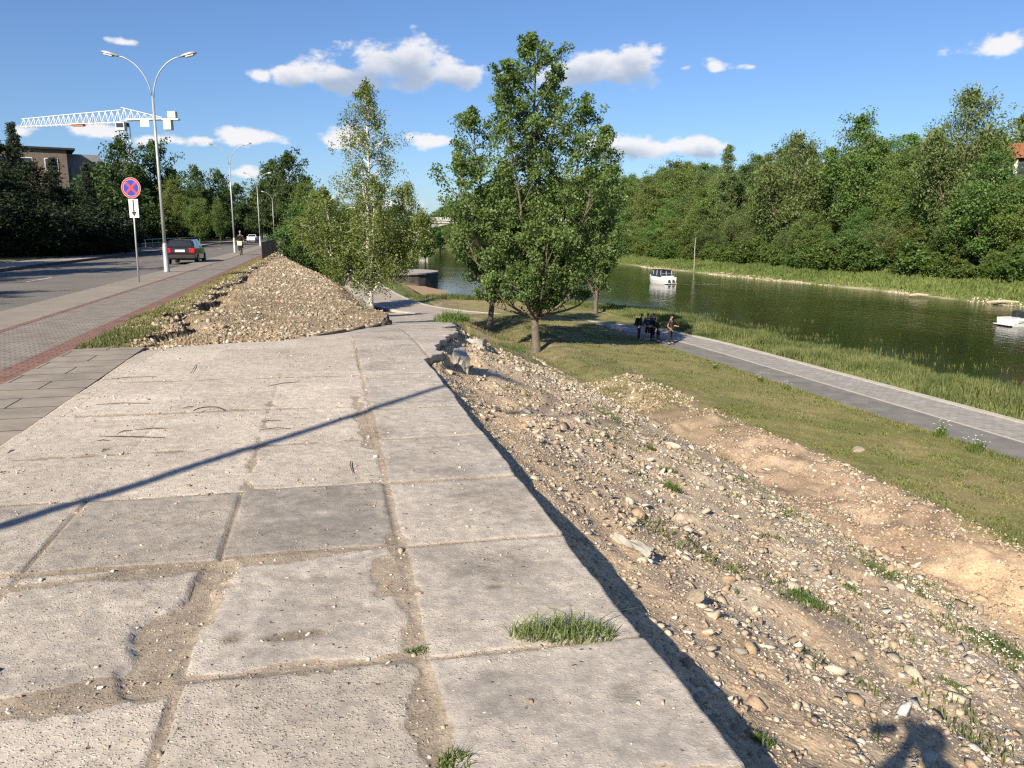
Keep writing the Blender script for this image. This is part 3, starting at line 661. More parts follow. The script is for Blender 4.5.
def dashes():
    mb = MB()
    for n, step, ln in ((-10.4, 9, 3.0),):
        s = 6.0
        while s < 230:
            x0, y0 = sn2xy(s, n - .06); x1, y1 = sn2xy(s, n + .06); x2, y2 = sn2xy(s + ln, n + .06); x3, y3 = sn2xy(s + ln, n - .06)
            mb.add([(x0, y0, -.114), (x1, y1, -.114), (x2, y2, -.114), (x3, y3, -.114)], [(0, 1, 2, 3)]); s += step
    tag(mb.build('road_marking', M['line']), kind='structure')
dashes()

# riverside path following its bend
def path_rows(step=1.0):
    P = np.array(SC, float); d = np.concatenate([[0], np.cumsum(np.hypot(*np.diff(P, axis=0).T))])
    t = np.arange(0, d[-1], step); s = np.interp(t, d, P[:, 0]); n = np.interp(t, d, P[:, 1])
    k = np.ones(7) / 7
    for _ in range(2):
        s2 = np.convolve(np.pad(s, 3, 'edge'), k, 'valid'); n2 = np.convolve(np.pad(n, 3, 'edge'), k, 'valid'); s2[:4] = s[:4]; s2[-4:] = s[-4:]; s, n = s2, n2
    ds, dn = np.gradient(s), np.gradient(n); L = np.hypot(ds, dn)
    return s, n, ds / L, dn / L
def path_strip(name, o0, o1, z, mat, thick=.12, t0=0, t1=10**9):
    s, n, ds, dn = path_rows(); sl = slice(t0, t1); s, n, ds, dn = s[sl], n[sl], ds[sl], dn[sl]
    vs = []; ns = len(s)
    for i in range(ns):
        for o, zz in ((o0, z), (o1, z), (o1, z - thick), (o0, z - thick)):
            x, y = sn2xy(s[i] - dn[i] * o, n[i] + ds[i] * o); vs.append((x, y, zz))
    fs = [(i * 4 + k, i * 4 + (k + 1) % 4, (i + 1) * 4 + (k + 1) % 4, (i + 1) * 4 + k) for i in range(ns - 1) for k in range(4)]
    mb = MB().add(vs, fs + [(0, 1, 2, 3), tuple((ns - 1) * 4 + k for k in (3, 2, 1, 0))])
    return tag(mb.build(name, mat), kind='structure')
path_strip('path_asphalt', -2.1, -.35, -4.94, M['asphalt2'])
path_strip('path_line', -.35, -.22, -4.932, M['palekerb'])
path_strip('path', -.22, 1.82, -4.937, M['promen'])
path_strip('path_kerb', 1.82, 2.15, -4.90, M['palekerb'], .3)
path_strip('path_far', -2.2, 1.83, -4.925, M['pinkpave'], .1, 124)
path_strip('path_far_verge', -2.5, -2.1, -4.91, M['palekerb'], .2, 128)

water_me = MB(); vs_ = []
for s, n in ((-150, 3), (900, -60), (900, 90), (-150, 90)):
    x, y = sn2xy(s, n); vs_.append((x, y, -5.6))
water_me.add(vs_, [(0, 3, 2, 1)]); wo = tag(water_me.build('water', M['water']), kind='structure')
for p in wo.data.polygons:
    if p.normal.z < 0: p.flip()

# ------------------------------------------------------------------ stones
_t = (1 + 5 ** .5) / 2
ICO = np.array([(-1, _t, 0), (1, _t, 0), (-1, -_t, 0), (1, -_t, 0), (0, -1, _t), (0, 1, _t), (0, -1, -_t), (0, 1, -_t), (_t, 0, -1), (_t, 0, 1), (-_t, 0, -1), (-_t, 0, 1)]) / math.sqrt(1 + _t * _t)
ICF = np.array([(0, 11, 5), (0, 5, 1), (0, 1, 7), (0, 7, 10), (0, 10, 11), (1, 5, 9), (5, 11, 4), (11, 10, 2), (10, 7, 6), (7, 1, 8), (3, 9, 4), (3, 4, 2), (3, 2, 6), (3, 6, 8), (3, 8, 9), (4, 9, 5), (2, 4, 11), (6, 2, 10), (8, 6, 7), (9, 8, 1)])
def rotmats(rng, N, tilt=1.0):
    a = rng.uniform(0, 2 * math.pi, N); b = rng.normal(0, tilt, N); c = rng.normal(0, tilt, N)
    ca, sa, cb, sb, cc, sc = np.cos(a), np.sin(a), np.cos(b), np.sin(b), np.cos(c), np.sin(c)
    Rz = np.zeros((N, 3, 3)); Rz[:, 0, 0] = ca; Rz[:, 0, 1] = -sa; Rz[:, 1, 0] = sa; Rz[:, 1, 1] = ca; Rz[:, 2, 2] = 1
    Rx = np.zeros((N, 3, 3)); Rx[:, 0, 0] = 1; Rx[:, 1, 1] = cb; Rx[:, 1, 2] = -sb; Rx[:, 2, 1] = sb; Rx[:, 2, 2] = cb
    Ry = np.zeros((N, 3, 3)); Ry[:, 1, 1] = 1; Ry[:, 0, 0] = cc; Ry[:, 0, 2] = sc; Ry[:, 2, 0] = -sc; Ry[:, 2, 2] = cc
    return Rz @ Rx @ Ry
STC = np.array([(.55, .49, .39), (.47, .40, .30), (.40, .325, .235), (.32, .24, .165), (.62, .57, .48), (.42, .31, .20), (.25, .215, .18), (.52, .43, .31), (.35, .285, .22)])
def stones(name, s, n, size, rng, bias=None, zoff=None, flat=.6, sink=.3):
    N = len(s); x, y = sn2xy(s, n); z = H(s, n) if zoff is None else zoff
    V = ICO[None] * (1 + rng.uniform(-.5, .5, (N, 12, 1))) * rng.uniform(.7, 1.2, (N, 12, 3))
    scl = np.stack([size * rng.uniform(.75, 1.4, N), size * rng.uniform(.6, 1.0, N), size * flat * rng.uniform(.5, 1.1, N)], -1)
    V = V * scl[:, None]; V = np.einsum('nij,nkj->nki', rotmats(rng, N, .45), V)
    V = V + np.stack([x, y, z + size * flat * (.5 - sink)], -1)[:, None]
    F = ICF[None] + (np.arange(N) * 12)[:, None, None]
    ci = rng.integers(0, len(STC), N) if bias is None else rng.choice(len(STC), N, p=bias)
    C = STC[ci] * rng.uniform(.8, 1.15, (N, 1)); C = np.repeat(C, 12, 0)
    me = np_mesh(name, V.reshape(-1, 3), F.reshape(-1, 3), {'col': C})
    return tag(link(name, me, M['stone']), kind='stuff')
rng = np.random.default_rng(4)
def sample_sn(N, s0, s1, n0, n1, rng, near=True):
    # more stones near the eye, where they show larger
    u = rng.uniform(0, 1, N); s = s0 + (s1 - s0) * (u ** 1.6 if near else u); n = rng.uniform(n0, n1, N); return s, n
def slope_stones():
    N = 260000
    s, n = sample_sn(N, .6, 26, 1.3, 10.2, rng); q = n - nE(s)
    dens = np.clip(.55 + fbm(s, n, .9, 4, 1101) * .6 + .25 * (q > 2), .06, 1)
    dens *= np.where(q < .9, .25, 1) * np.where(q > 7.6, .25 * (s > 10.5) + .02, 1) * (n > nR(s) + .12) * (1 - sstep(19, 26, s))
    k = rng.uniform(0, 1, N) < dens; s, n = s[k], n[k]
    sz = .0022 + .0036 * rng.exponential(1, len(s)) ** 1.45; sz = np.minimum(sz, .055) * (1 + s * .035)
    stones('rubble_stones', s, n, sz, rng, bias=[.12, .16, .18, .13, .07, .12, .05, .09, .08])
    N = 90000; s, n = sample_sn(N, .6, 14, 1.2, 6, rng); q = n - nE(s); k = (q > .05) & (rng.uniform(0, 1, N) < .9 * np.exp(-q / 2.2) + .12); s, n = s[k], n[k]
    stones('soil_crumbs', s, n, (.0025 + .0035 * rng.exponential(1, len(s))) * (1 + .03 * s), rng, bias=[.02, .12, .2, .2, .02, .24, .02, .14, .04])
    N = 60000; s, n = sample_sn(N, 7, 30, 8.2, 12.9, rng); k = rng.uniform(0, 1, N) < .4 + fbm(s, n, 1, 3, 1105) * .5; s, n = s[k], n[k]
    stones('soil_clods', s, n, (.004 + .011 * rng.exponential(1, len(s))) * (1 + .02 * s), rng, bias=[.05, .1, .15, .25, .05, .3, 0, .1, 0])
    N = 150000; s, n = sample_sn(N, 12.6, 66, -2.95, 3, rng)
    k = (n < nL(s) - .03) & (n < drop_n(s) + .8) & (rng.uniform(0, 1, N) < .72 + fbm(s, n, .9, 3, 1111) * .4); s, n = s[k], n[k]
    stones('mound_gravel', s, n, np.minimum(.003 + .0052 * rng.exponential(1, len(s)) ** 1.4, .06) * (1 + (s - 13) * .02), rng, bias=[.05, .12, .24, .22, .03, .13, .05, .07, .09])
    N = 9000; s = 12.7 + 2.3 * rng.uniform(0, 1, N); n = -3.3 + rng.uniform(0, 1, N) * 3.4; k = (n < nL(s) + .1) & (rng.uniform(0, 1, N) < .8); s, n = s[k], n[k]
    stones('mound_clods', s, n, .005 + .010 * rng.exponential(1, len(s)), rng, bias=[.0, .06, .2, .36, .0, .22, .06, .0, .10])
    # grit on the slabs, thickest in the sand
    N = 34000; s, n = sample_sn(N, 1.4, 13, -3.2, 1.35, rng)
    k = (n > nL(s)) & (n < nR(s) - .02); s, n = s[k], n[k]
    dz, sand, rl, tn = slab_relief(s, n); k = rng.uniform(0, 1, len(s)) < .10 + .8 * sand + .12 * rl; s, n, dz = s[k], n[k], dz[k]
    sz = .0018 + .0022 * rng.exponential(1, len(s)); big = rng.uniform(0, 1, len(s)) > .993; sz = np.where(big, sz * 2, sz)
    stones('grit', s, n, np.minimum(sz, .022) * (1 + s * .05), rng, bias=[.1, .15, .15, .15, .1, .1, .1, .1, .05], zoff=zr(s) + dz + .010, sink=.35)
    # pale shingle along the far waterline
    N = 7000; s = rng.uniform(40, 330, N); n = 68 + rng.uniform(-1.0, 1.6, N)
    k = fbm(s, s * 0, 12, 3, 1120) > -.1; s, n = s[k], n[k]; z = H(s, n); k = z > -5.66; s, n = s[k], n[k]
    stones('shore_shingle', s, n, rng.uniform(.05, .16, len(s)), rng, bias=[.2, .3, .1, 0, .1, .1, 0, .2, 0])
slope_stones()

def rock_mesh(name, seed, sub=2, jag=.22, boxy=0.0):
    import bmesh
    r = np.random.default_rng(seed); bm = bmesh.new(); bmesh.ops.create_icosphere(bm, subdivisions=sub, radius=1)
    planes = [(Vector(r.normal(0, 1, 3)).normalized(), r.uniform(.55, .85)) for _ in range(9)]
    for v in bm.verts:
        for p, d in planes:
            e = v.co.dot(p)
            if e > d: v.co -= p * (e - d)
        v.co += Vector(r.normal(0, .018, 3))
    me = D.meshes.new(name); bm.to_mesh(me); bm.free(); return me
def rocks():
    mats = [M['conc'], pmat('tan_rock', (.44, .36, .26), (.32, .25, .17), 5, .9, 0, .7, 20), pmat('pale_rock', (.56, .52, .45), (.42, .38, .31), 5, .9, 0, .7, 20)]
    meshes = [rock_mesh('rock', 40 + i) for i in range(6)]
    for i, me in enumerate(meshes): me.materials.append(mats[i % 3])
    r = np.random.default_rng(77); cnt = 0
    while cnt < 95:
        s = 1.5 + 20 * r.uniform() ** 1.5; n = r.uniform(nE(s) + .35, nE(s) + 8)
        if n < nR(s) + .2 or (3.0 < s < 5.6 and 2.6 < n < 4.6): continue
        k = r.uniform(.02, .055) * (1 + s * .03)
        if r.uniform() > .9: k *= 1.6
        x, y = sn2xy(s, n); o = D.objects.new('rock', meshes[r.integers(6)]); COL.objects.link(o)
        o.location = (x, y, h1(s, n) + k * .15); o.rotation_euler = (r.normal(0, .3), r.normal(0, .3), r.uniform(0, 6.28)); o.scale = (k * r.uniform(.9, 1.6), k * r.uniform(.7, 1.1), k * r.uniform(.4, .75))
        tag(o, 'broken stone lump lying among the rubble of the slope below the slabs', 'rock', 'stone lumps on the rubble slope'); cnt += 1
    def one(px, py, z, sc, me, label, rz=0, tilt=.1):
        x, y, _ = at(px, py, z); s, n = xy2sn(x, y); z = h1(s, n); x, y, _ = at(px, py, z); s, n = xy2sn(x, y)
        o = D.objects.new('rock', me); COL.objects.link(o); o.location = (x, y, h1(s, n) + sc[2] * .4); o.scale = sc; o.rotation_euler = (tilt, tilt * .5, rz)
        tag(o, label, 'rock')
    one(690, 628, -1.2, (.09, .05, .035), meshes[1], 'flat tan stone plate half buried beside the long shadow of the slab edge', .6)
    one(858, 450, -2.6, (.28, .16, .10), meshes[4], 'broad tan boulder sunk in the soil where slope meets dug trench', .4)
    one(672, 448, -2.2, (.22, .09, .07), meshes[2], 'long pale stone in the middle of the rubble slope', 2.4)
rocks()

def concrete_bits():
    # broken slab blocks at the corner where the pavement turns to the ramp
    def block(name, px, py, size, rz, tilt, label, seed, dz=0, s_n=None):
        r = random.Random(seed)
        if s_n: s, n = s_n; x, y = sn2xy(s, n)
        else: x, y, _ = at(px, py, -.2); s, n = xy2sn(x, y)
        import bmesh
        bm = bmesh.new(); bmesh.ops.create_cube(bm, size=1); bmesh.ops.subdivide_edges(bm, edges=bm.edges[:], cuts=4, use_grid_fill=True)
        for v in bm.verts:
            v.co = Vector((v.co.x * size[0], v.co.y * size[1], v.co.z * size[2]))
            v.co += Vector((r.gauss(0, 1), r.gauss(0, 1), r.gauss(0, 1))) * .012
            if v.co.x > size[0] * .3: v.co.z -= (v.co.x - size[0] * .3) * .4
        me = D.meshes.new(name); bm.to_mesh(me); bm.free()
        o = link(name, me, M['conc']); o.location = (x, y, h1(s, n) + dz); o.rotation_euler = (tilt, tilt * .4, rz); tag(o, label, 'concrete block'); return o
    block('concrete_block', 0, 0, (.20, .30, .30), R_(20), .3, 'pale broken concrete block standing on end at the corner of the slab edge', 3, .10, (11.75, 2.12))
    block('concrete_block', 0, 0, (.3, .42, .2), R_(-10), -.15, 'grey broken concrete block under weeds where the ramp starts', 4, .05, (14.6, 2.95))
    # slender stone plank on the bare soil (632,555)
    block('concrete_post', 0, 0, (.06, .34, .05), R_(38), .05, 'slim tan stone bar lying on bare soil right of the slab edge', 6, .03, xy2sn(*at(632, 556, -.62)[:2]))
    # narrow worn kerb that edges the mound
    mb = MB(); prev = None
    pts = [(s, float(nL(s)) + .02) for s in (14.2, 15, 16, 17, 18.5, 20)]
    for (a, b), (c, d) in zip(pts[:-1], pts[1:]):
        x0, y0 = sn2xy(a, b); x1, y1 = sn2xy(c, d); v = Vector((x1 - x0, y1 - y0, 0)); L = v.length
        Mx = Matrix.Rotation(math.atan2(v.y, v.x), 3, 'Z'); mb.box(((x0 + x1) / 2, (y0 + y1) / 2, float(zr((a + c) / 2)) - .02), (L - .01, .09, .12), M=Mx)
    tag(mb.build('kerb_worn', M['darkkerb'], bevel=.02), kind='structure')
    # light rebar and twigs on the worn concrete
    r = random.Random(9)
    twigs = [((77, 436), (187, 438)), ((262, 387), (305, 381)), ((115, 434), (135, 430)), ((125, 430), (185, 428)), ((190, 375), (198, 362)), ((252, 423), (290, 419)), ((250, 430), (300, 428)),
             ((85, 405), (160, 403)), ((90, 441), (118, 441)), ((180, 409), (196, 406)), ((350, 456), (354, 478)), ((5, 455), (18, 449)), ((95, 380), (165, 376)), ((100, 453), (112, 448)), ((270, 340), (274, 330))]
    for (a, b) in twigs:
        p = at(*a, 0.012); q = at(*b, 0.012); c_ = [(p[i] + q[i]) / 2 for i in range(3)]; kk = r.uniform(.45, .8); p = tuple(c_[i] + (p[i] - c_[i]) * kk for i in range(3)); q = tuple(c_[i] + (q[i] - c_[i]) * kk for i in range(3)); mid = tuple((p[i] + q[i]) / 2 + r.uniform(-.02, .02) for i in range(2)) + (.022,)
        o = MB().tube([p, mid, q], [.0022, .004, .0022], 6).build('rebar', M['rust'])
        tag(o, 'short rusty steel rod showing on the worn concrete', 'rebar', 'rusty rods on the worn concrete')
    c = at(209, 413, .012); pts = [(c[0] + .13 * math.cos(t) , c[1] + .16 * math.sin(t), .014 + .03 * math.sin(t * .5)) for t in np.linspace(.6, 3.4, 9)]
    tag(MB().tube(pts, .005, 6).build('rebar', M['rust']), 'small rusty rod bent into a hook on the worn concrete', 'rebar')
concrete_bits()

# ------------------------------------------------------------------ grass
def blades(name, x, y, z, h, w, rng, mat, lean=.3, vcol=None, parent=None, kind='stuff', bend=.35):
    N = len(x); a = rng.uniform(0, 2 * math.pi, N); dx, dy = np.cos(a), np.sin(a)
    la = rng.uniform(0, 2 * math.pi, N); l = np.abs(rng.normal(0, lean, N)) * h; lx, ly = np.cos(la) * l, np.sin(la) * l
    V = np.zeros((N, 5, 3))
    V[:, 0] = np.stack([x - dx * w, y - dy * w, z], -1); V[:, 1] = np.stack([x + dx * w, y + dy * w, z], -1)
    V[:, 2] = np.stack([x + dx * w * .7 + lx * .4, y + dy * w * .7 + ly * .4, z + h * .6], -1); V[:, 3] = np.stack([x - dx * w * .7 + lx * .4, y - dy * w * .7 + ly * .4, z + h * .6], -1)
    V[:, 4] = np.stack([x + lx, y + ly, z + h * (1 - bend * np.minimum(l / h, 1))], -1)
    b = (np.arange(N) * 5)[:, None]
    F = np.concatenate([np.array([[0, 1, 2]]) + b, np.array([[0, 2, 3]]) + b, np.array([[3, 2, 4]]) + b])
    v = rng.uniform(0, 1, N) if vcol is None else vcol
    me = np_mesh(name, V.reshape(-1, 3), F, {'v': np.repeat(v, 5)})
    o = link(name, me, mat, parent)
    return tag(o, kind=kind) if kind else o
def grasses():
    g = np.random.default_rng(12)
    dry = leafmat('dry_grass', (.15, .155, .05), (.34, .30, .15), .3, .7, 0); lawnm = leafmat('lawn_blades', (.115, .14, .038), (.285, .27, .105), .3, .7, 0)
    # reedy grass between the path and the river
    N = 90000; s = 16 + 70 * g.uniform(0, 1, N) ** 1.3; n = nShore(s) - 5.4 + g.uniform(0, 1, N) * 6.6
    ok = (n > 24.5) | (s > 58); ok &= (fbm(s, n, 1.6, 3, 201) > -.75 + .9 * sstep(-.6, 1.0, n - nShore(s))); s, n = s[ok], n[ok]
    x, y = sn2xy(s, n); z = np.maximum(H(s, n), -5.62); hh = (.28 + .35 * np.clip(fbm(s, n, 2.5, 3, 202) + .5, 0, 1.5)) * g.uniform(.5, 1.2, len(s)) * (.55 + .45 * sstep(0, 1.5, n - nShore(s) + 5.4))
    # keep off the paved path
    ps, pn, _, _ = path_rows(); keep = np.ones(len(s), bool)
    for a, b in zip(ps[::2], pn[::2]): keep &= np.hypot(s - a, n - b) > 2.6
    blades('bank_grass', x[keep], y[keep], z[keep], hh[keep], .018 + g.uniform(0, .012, keep.sum()), g, M['grass'], .3, vcol=np.clip(g.uniform(0, 1, keep.sum()) * .6 + .6 * fbm(s, n, 2.2, 3, 203)[keep] + .25, 0, 1))
    N = 30000; s = g.uniform(18, 80, N); n = nShore(s) - .5 + g.exponential(1.6, N); k = fbm(s, n, 1.7, 3, 204) > .12; s, n = s[k], n[k]; x, y = sn2xy(s, n)
    blades('water_reeds', x, y, np.full(len(x), -5.62), g.uniform(.08, .36, len(x)), np.full(len(x), .014), g, M['grass'], .5)
    # lawn
    N = 190000; s = 4 + 60 * g.uniform(0, 1, N) ** 1.7; n = g.uniform(11.8, 20.0, N); q = n - nE(s)
    k = (q + fbm(s, n, 2.4, 4, 102) * .6 + fbm(s, n, .7, 4, 101) * .5 > 11.3) & (g.uniform(0, 1, N) < .6 + fbm(s, n, .8, 3, 210) * .5)
    s, n = s[k], n[k]; x, y = sn2xy(s, n)
    ps, pn, _, _ = path_rows(); keep = np.ones(len(s), bool)
    for a, b in zip(ps[::2], pn[::2]): keep &= np.hypot(s - a, n - b) > 2.15
    s, n, x, y = s[keep], n[keep], x[keep], y[keep]
    edge = sstep(18.9, 19.8, n)
    hh = (.018 + .035 * np.clip(fbm(s, n, .6, 3, 211), 0, 1)) * g.uniform(.5, 1.4, len(s)) + edge * g.uniform(0, .14, len(s))
    blades('lawn_grass', x, y, H(s, n), hh, .008 + g.uniform(0, .008, len(s)), g, lawnm, .6, vcol=np.clip(g.uniform(0, 1, len(s)) * .6 + .3 - .3 * fbm(s, n, 2.4, 4, 102) - edge * .2, 0, 1))
    N = 60000; s = 4 + 50 * g.uniform(0, 1, N) ** 1.6; n = g.uniform(9, 20.2, N); q = n - nE(s)
    k = (fbm(s, n, .9, 4, 280) > .30 - .35 * (1 - sstep(11.6, 12.6, q)) - .5 * sstep(18.9, 20, n)) & ((q > 11.2) | (s > 24)); s, n = s[k], n[k]; x, y = sn2xy(s, n)
    blades('lawn_weeds', x, y, H(s, n), g.uniform(.03, .11, len(s)), .01 + g.uniform(0, .012, len(s)), g, M['grass'], .7)
    # weeds below the trees by the ramp
    N = 42000; s = g.uniform(11, 62, N); n = g.uniform(2, 19.5, N); q = n - nE(s)
    k = (n > nR(s) + .05) & (g.uniform(0, 1, N) < .25 + .75 * sstep(18, 30, s)) & (fbm(s, n, 1.2, 3, 220) > .45 - .5 * (1 - sstep(.0, .8, n - nR(s))) - .5 * sstep(26, 34, s) * (1 - sstep(8, 12, n)) - .5 * sstep(38, 46, s))
    k &= (s > 19) | (n < nR(s) + .9); s, n = s[k], n[k]; x, y = sn2xy(s, n)
    keep = np.ones(len(s), bool)
    for a, b in zip(ps[::2], pn[::2]): keep &= np.hypot(s - a, n - b) > 2.35
    s, n, x, y = s[keep], n[keep], x[keep], y[keep]
    blades('rough_grass', x, y, H(s, n), g.uniform(.04, .17, len(s)), .008 + g.uniform(0, .008, len(s)), g, dry, .5, vcol=np.clip(g.uniform(-.3, .7, len(s)), 0, 1))
    # grass lip of the footway
    N = 34000; s = 12.8 + 48 * g.uniform(0, 1, N) ** 1.5; n = -3.5 + np.abs(g.normal(0, .42, N)); lipn = -2.55 + fbm(s, n * 0, .8, 3, 52) * .42
    k = (n < lipn - .02); s, n = s[k], n[k]; x, y = sn2xy(s, n)
    blades('verge_grass', x, y, H(s, n), g.uniform(.02, .085, len(s)) * (.5 + .7 * np.clip(fbm(s, n, .7, 2, 231) + .4, 0, 1)), .006 + g.uniform(0, .006, len(s)), g, dry, .4, vcol=np.clip(.45 + fbm(s, n, .8, 3, 230) * .5 + g.uniform(-.3, .3, len(s)), 0, 1))
    N = 1800; s = 12.9 + 1.6 * g.uniform(0, 1, N); n = -3.5 + g.uniform(0, 1, N) * (.5 + (s - 12.9) * .3); x, y = sn2xy(s, n)
    blades('corner_grass', x, y, H(s, n), g.uniform(.03, .14, N), np.full(N, .006), g, M['grass'], .4)
    # mound straw and small weeds
    N = 30000; s = 13 + 42 * g.uniform(0, 1, N) ** 1.4; n = g.uniform(-2.4, 2.2, N); k = (n < nL(s) - .1) & (n < drop_n(s) + 1) & (fbm(s, n, .9, 3, 240) > -.05); s, n = s[k], n[k]; x, y = sn2xy(s, n)
    blades('mound_straw', x, y, H(s, n), g.uniform(.03, .12, len(s)), np.full(len(s), .005), g, leafmat('straw', (.24, .19, .11), (.42, .35, .22), .3, .8, 0), 1.1)
    # slope: thin weeds
    N = 50000; s = .8 + 24 * g.uniform(0, 1, N) ** 1.5; n = nE(s) + g.uniform(1.2, 8, N); k = (fbm(s, n, .5, 3, 250) > .50 - .28 * sstep(4.5, 6.5, n - nE(s))) & (n > nR(s) + .2); s, n = s[k], n[k]; x, y = sn2xy(s, n)
    blades('slope_weeds', x, y, H(s, n), g.uniform(.02, .09, len(s)), .004 + g.uniform(0, .006, len(s)), g, M['grass'], .7)
    # far bank
    N = 80000; s = 35 + 320 * g.uniform(0, 1, N) ** 1.3; n = 67 + 17 * g.uniform(0, 1, N); z = H(s, n); k = z > -5.5; s, n, z = s[k], n[k], z[k]; x, y = sn2xy(s, n)
    blades('far_bank_grass', x, y, z, g.uniform(.2, .8, len(s)) * (.4 + .6 * sstep(68, 73, n)), .05 + g.uniform(0, .08, len(s)), g, leafmat('far_grass', (.085, .13, .03), (.19, .23, .065), .3, .7, 0), .4,
           vcol=np.clip(.45 + .45 * fbm(s, n, 7, 3, 260) + g.uniform(-.25, .25, len(s)), 0, 1))
grasses()

def tuft(px, py, z, name, label, rad, h, nb, seed, mat=None, aniso=(1, 1), wid=.003, lean=.75):
    g = np.random.default_rng(seed); x0, y0, _ = at(px, py, z); s, n = xy2sn(x0, y0)
    onslab = n < float(nR(s))
    if not onslab:
        for _ in range(3):
            z = h1(s, n); x0, y0, _ = at(px, py, z); s, n = xy2sn(x0, y0)
    a = g.uniform(0, 6.28, nb); r = rad * np.sqrt(g.uniform(0, 1, nb)); lx = r * np.cos(a) * aniso[0]; ly = r * np.sin(a) * aniso[1]
    zz = np.zeros(nb) if onslab else Hxy(x0 + lx, y0 + ly) - z
    o = blades(name, lx, ly, zz - .004, h * g.uniform(.35, 1.1, nb) * (1.1 - .6 * r / rad), np.full(nb, wid) * g.uniform(.7, 1.4, nb), g, mat or M['weed'], lean, kind=None)
    o.location = (x0, y0, z if not onslab else .0); return tag(o, label, 'grass tuft' if 'grass' in name else 'weed')
tuft(562, 637, .0, 'grass_tuft', 'long green grass tuft growing from the slab joint near the pavement edge',   .20, .16, 520, 1, mat=leafmat('tuft_blades', (.10, .15, .04), (.30, .34, .14), .35, .6, 0), aniso=(1.15, .38), wid=.0028, lean=.8)
tuft(418, 652, .0, 'grass_tuft', 'tiny green grass tuft where four slab seams meet', .06, .045, 90, 2, aniso=(1, .5), wid=.003)
tuft(455, 764, .0, 'grass_tuft', 'small grass tuft in the sand at the nearest slab seam', .055, .07, 150, 3, wid=.003)
tuft(762, 742, -.5, 'weed', 'bushy small weed in the shade line at the foot of the near slab', .06, .07, 150, 4)
tuft(806, 604, -1.5, 'weed', 'dense dark green weed alone in the middle of the near slope', .16, .10, 420, 5)
for i, (px, py, r_, h_) in enumerate([(672, 495, .12, .2), (880, 566, .22, .2), (650, 452, .1, .12), (735, 470, .2, .1), (935, 575, .15, .1), (610, 420, .3, .15), (1004, 640, .22, .22), (955, 690, .12, .06),
                                      (785, 512, .1, .1), (700, 420, .3, .1), (850, 590, .12, .06), (725, 425, .4, .12), (818, 498, .3, .08), (668, 470, .15, .08)]):
    o = tuft(px, py, -2, 'weed', 'small green weed sprouting among the rubble of the slope', r_, h_, 260, 20 + i)
    o['group'] = 'weeds on the rubble slope'
tuft(452, 336, -.3, 'weed', 'leggy green weeds growing at the broken corner of the slab edge', .35, .30, 500, 101, wid=.008)
tuft(474, 326, -.5, 'weed', 'tall ragged weeds beside the grey broken block at the ramp', .5, .38, 600, 102, wid=.009)
tuft(512, 345, -2, 'weed', 'low ragged weeds on the slope top just left of the tall poplar', .6, .2, 600, 103, wid=.008)
def daisies():
    g = np.random.default_rng(8); mb = MB()
    c = at(985, 655, -3); s0, n0 = xy2sn(c[0], c[1]); z = h1(s0, n0); c = at(985, 655, z); s0, n0 = xy2sn(c[0], c[1])
    root = empty('flower_patch', (c[0], c[1], z), 0, 'patch of small white flowers on the slope edge above the sandy hollow', 'flowers')
    N = 520; a = g.normal(0, .75, N); b = g.normal(0, .28, N); x, y = sn2xy(s0 + a, n0 + b)
    blades('leaves', x - c[0], y - c[1], Hxy(x, y) - z, g.uniform(.03, .1, N), np.full(N, .006), g, M['weed'], .5, parent=root, kind=None)
    for i in range(150):
        X, Y = x[i] - c[0], y[i] - c[1]; Z = float(Hxy(x[i:i+1], y[i:i+1])[0]) - z + g.uniform(.04, .09); r = g.uniform(.008, .014)
        mb.lathe([(r * .3, -.002), (r, .003), (r * .5, .007)], 6, (X, Y, Z))
    tag(mb.build('petals', M['petal'], root), kind='stuff')
daisies()

# ------------------------------------------------------------------ trees
def tubes_np(branches, sides=5):
    V = []; F = []; b = 0
    for P, r in branches:
        P = np.asarray(P); K = len(P); t = np.gradient(P, axis=0); t /= np.linalg.norm(t, axis=1)[:, None] + 1e-9
        ref = np.where(np.abs(t[:, 2:3]) < .9, np.array([[0, 0, 1.]]), np.array([[1., 0, 0]])); u = np.cross(ref, t); u /= np.linalg.norm(u, axis=1)[:, None] + 1e-9; w = np.cross(t, u)
        a = np.arange(sides) * 2 * math.pi / sides
        ring = P[:, None] + np.asarray(r)[:, None, None] * (u[:, None] * np.cos(a)[None, :, None] + w[:, None] * np.sin(a)[None, :, None])
        V.append(ring.reshape(-1, 3)); i = np.arange(K - 1)[:, None] * sides + np.arange(sides)[None]; j = np.arange(K - 1)[:, None] * sides + (np.arange(sides)[None] + 1) % sides
        F.append(np.stack([i, j, j + sides, i + sides], -1).reshape(-1, 4) + b); b += K * sides
    return np.concatenate(V), np.concatenate(F)
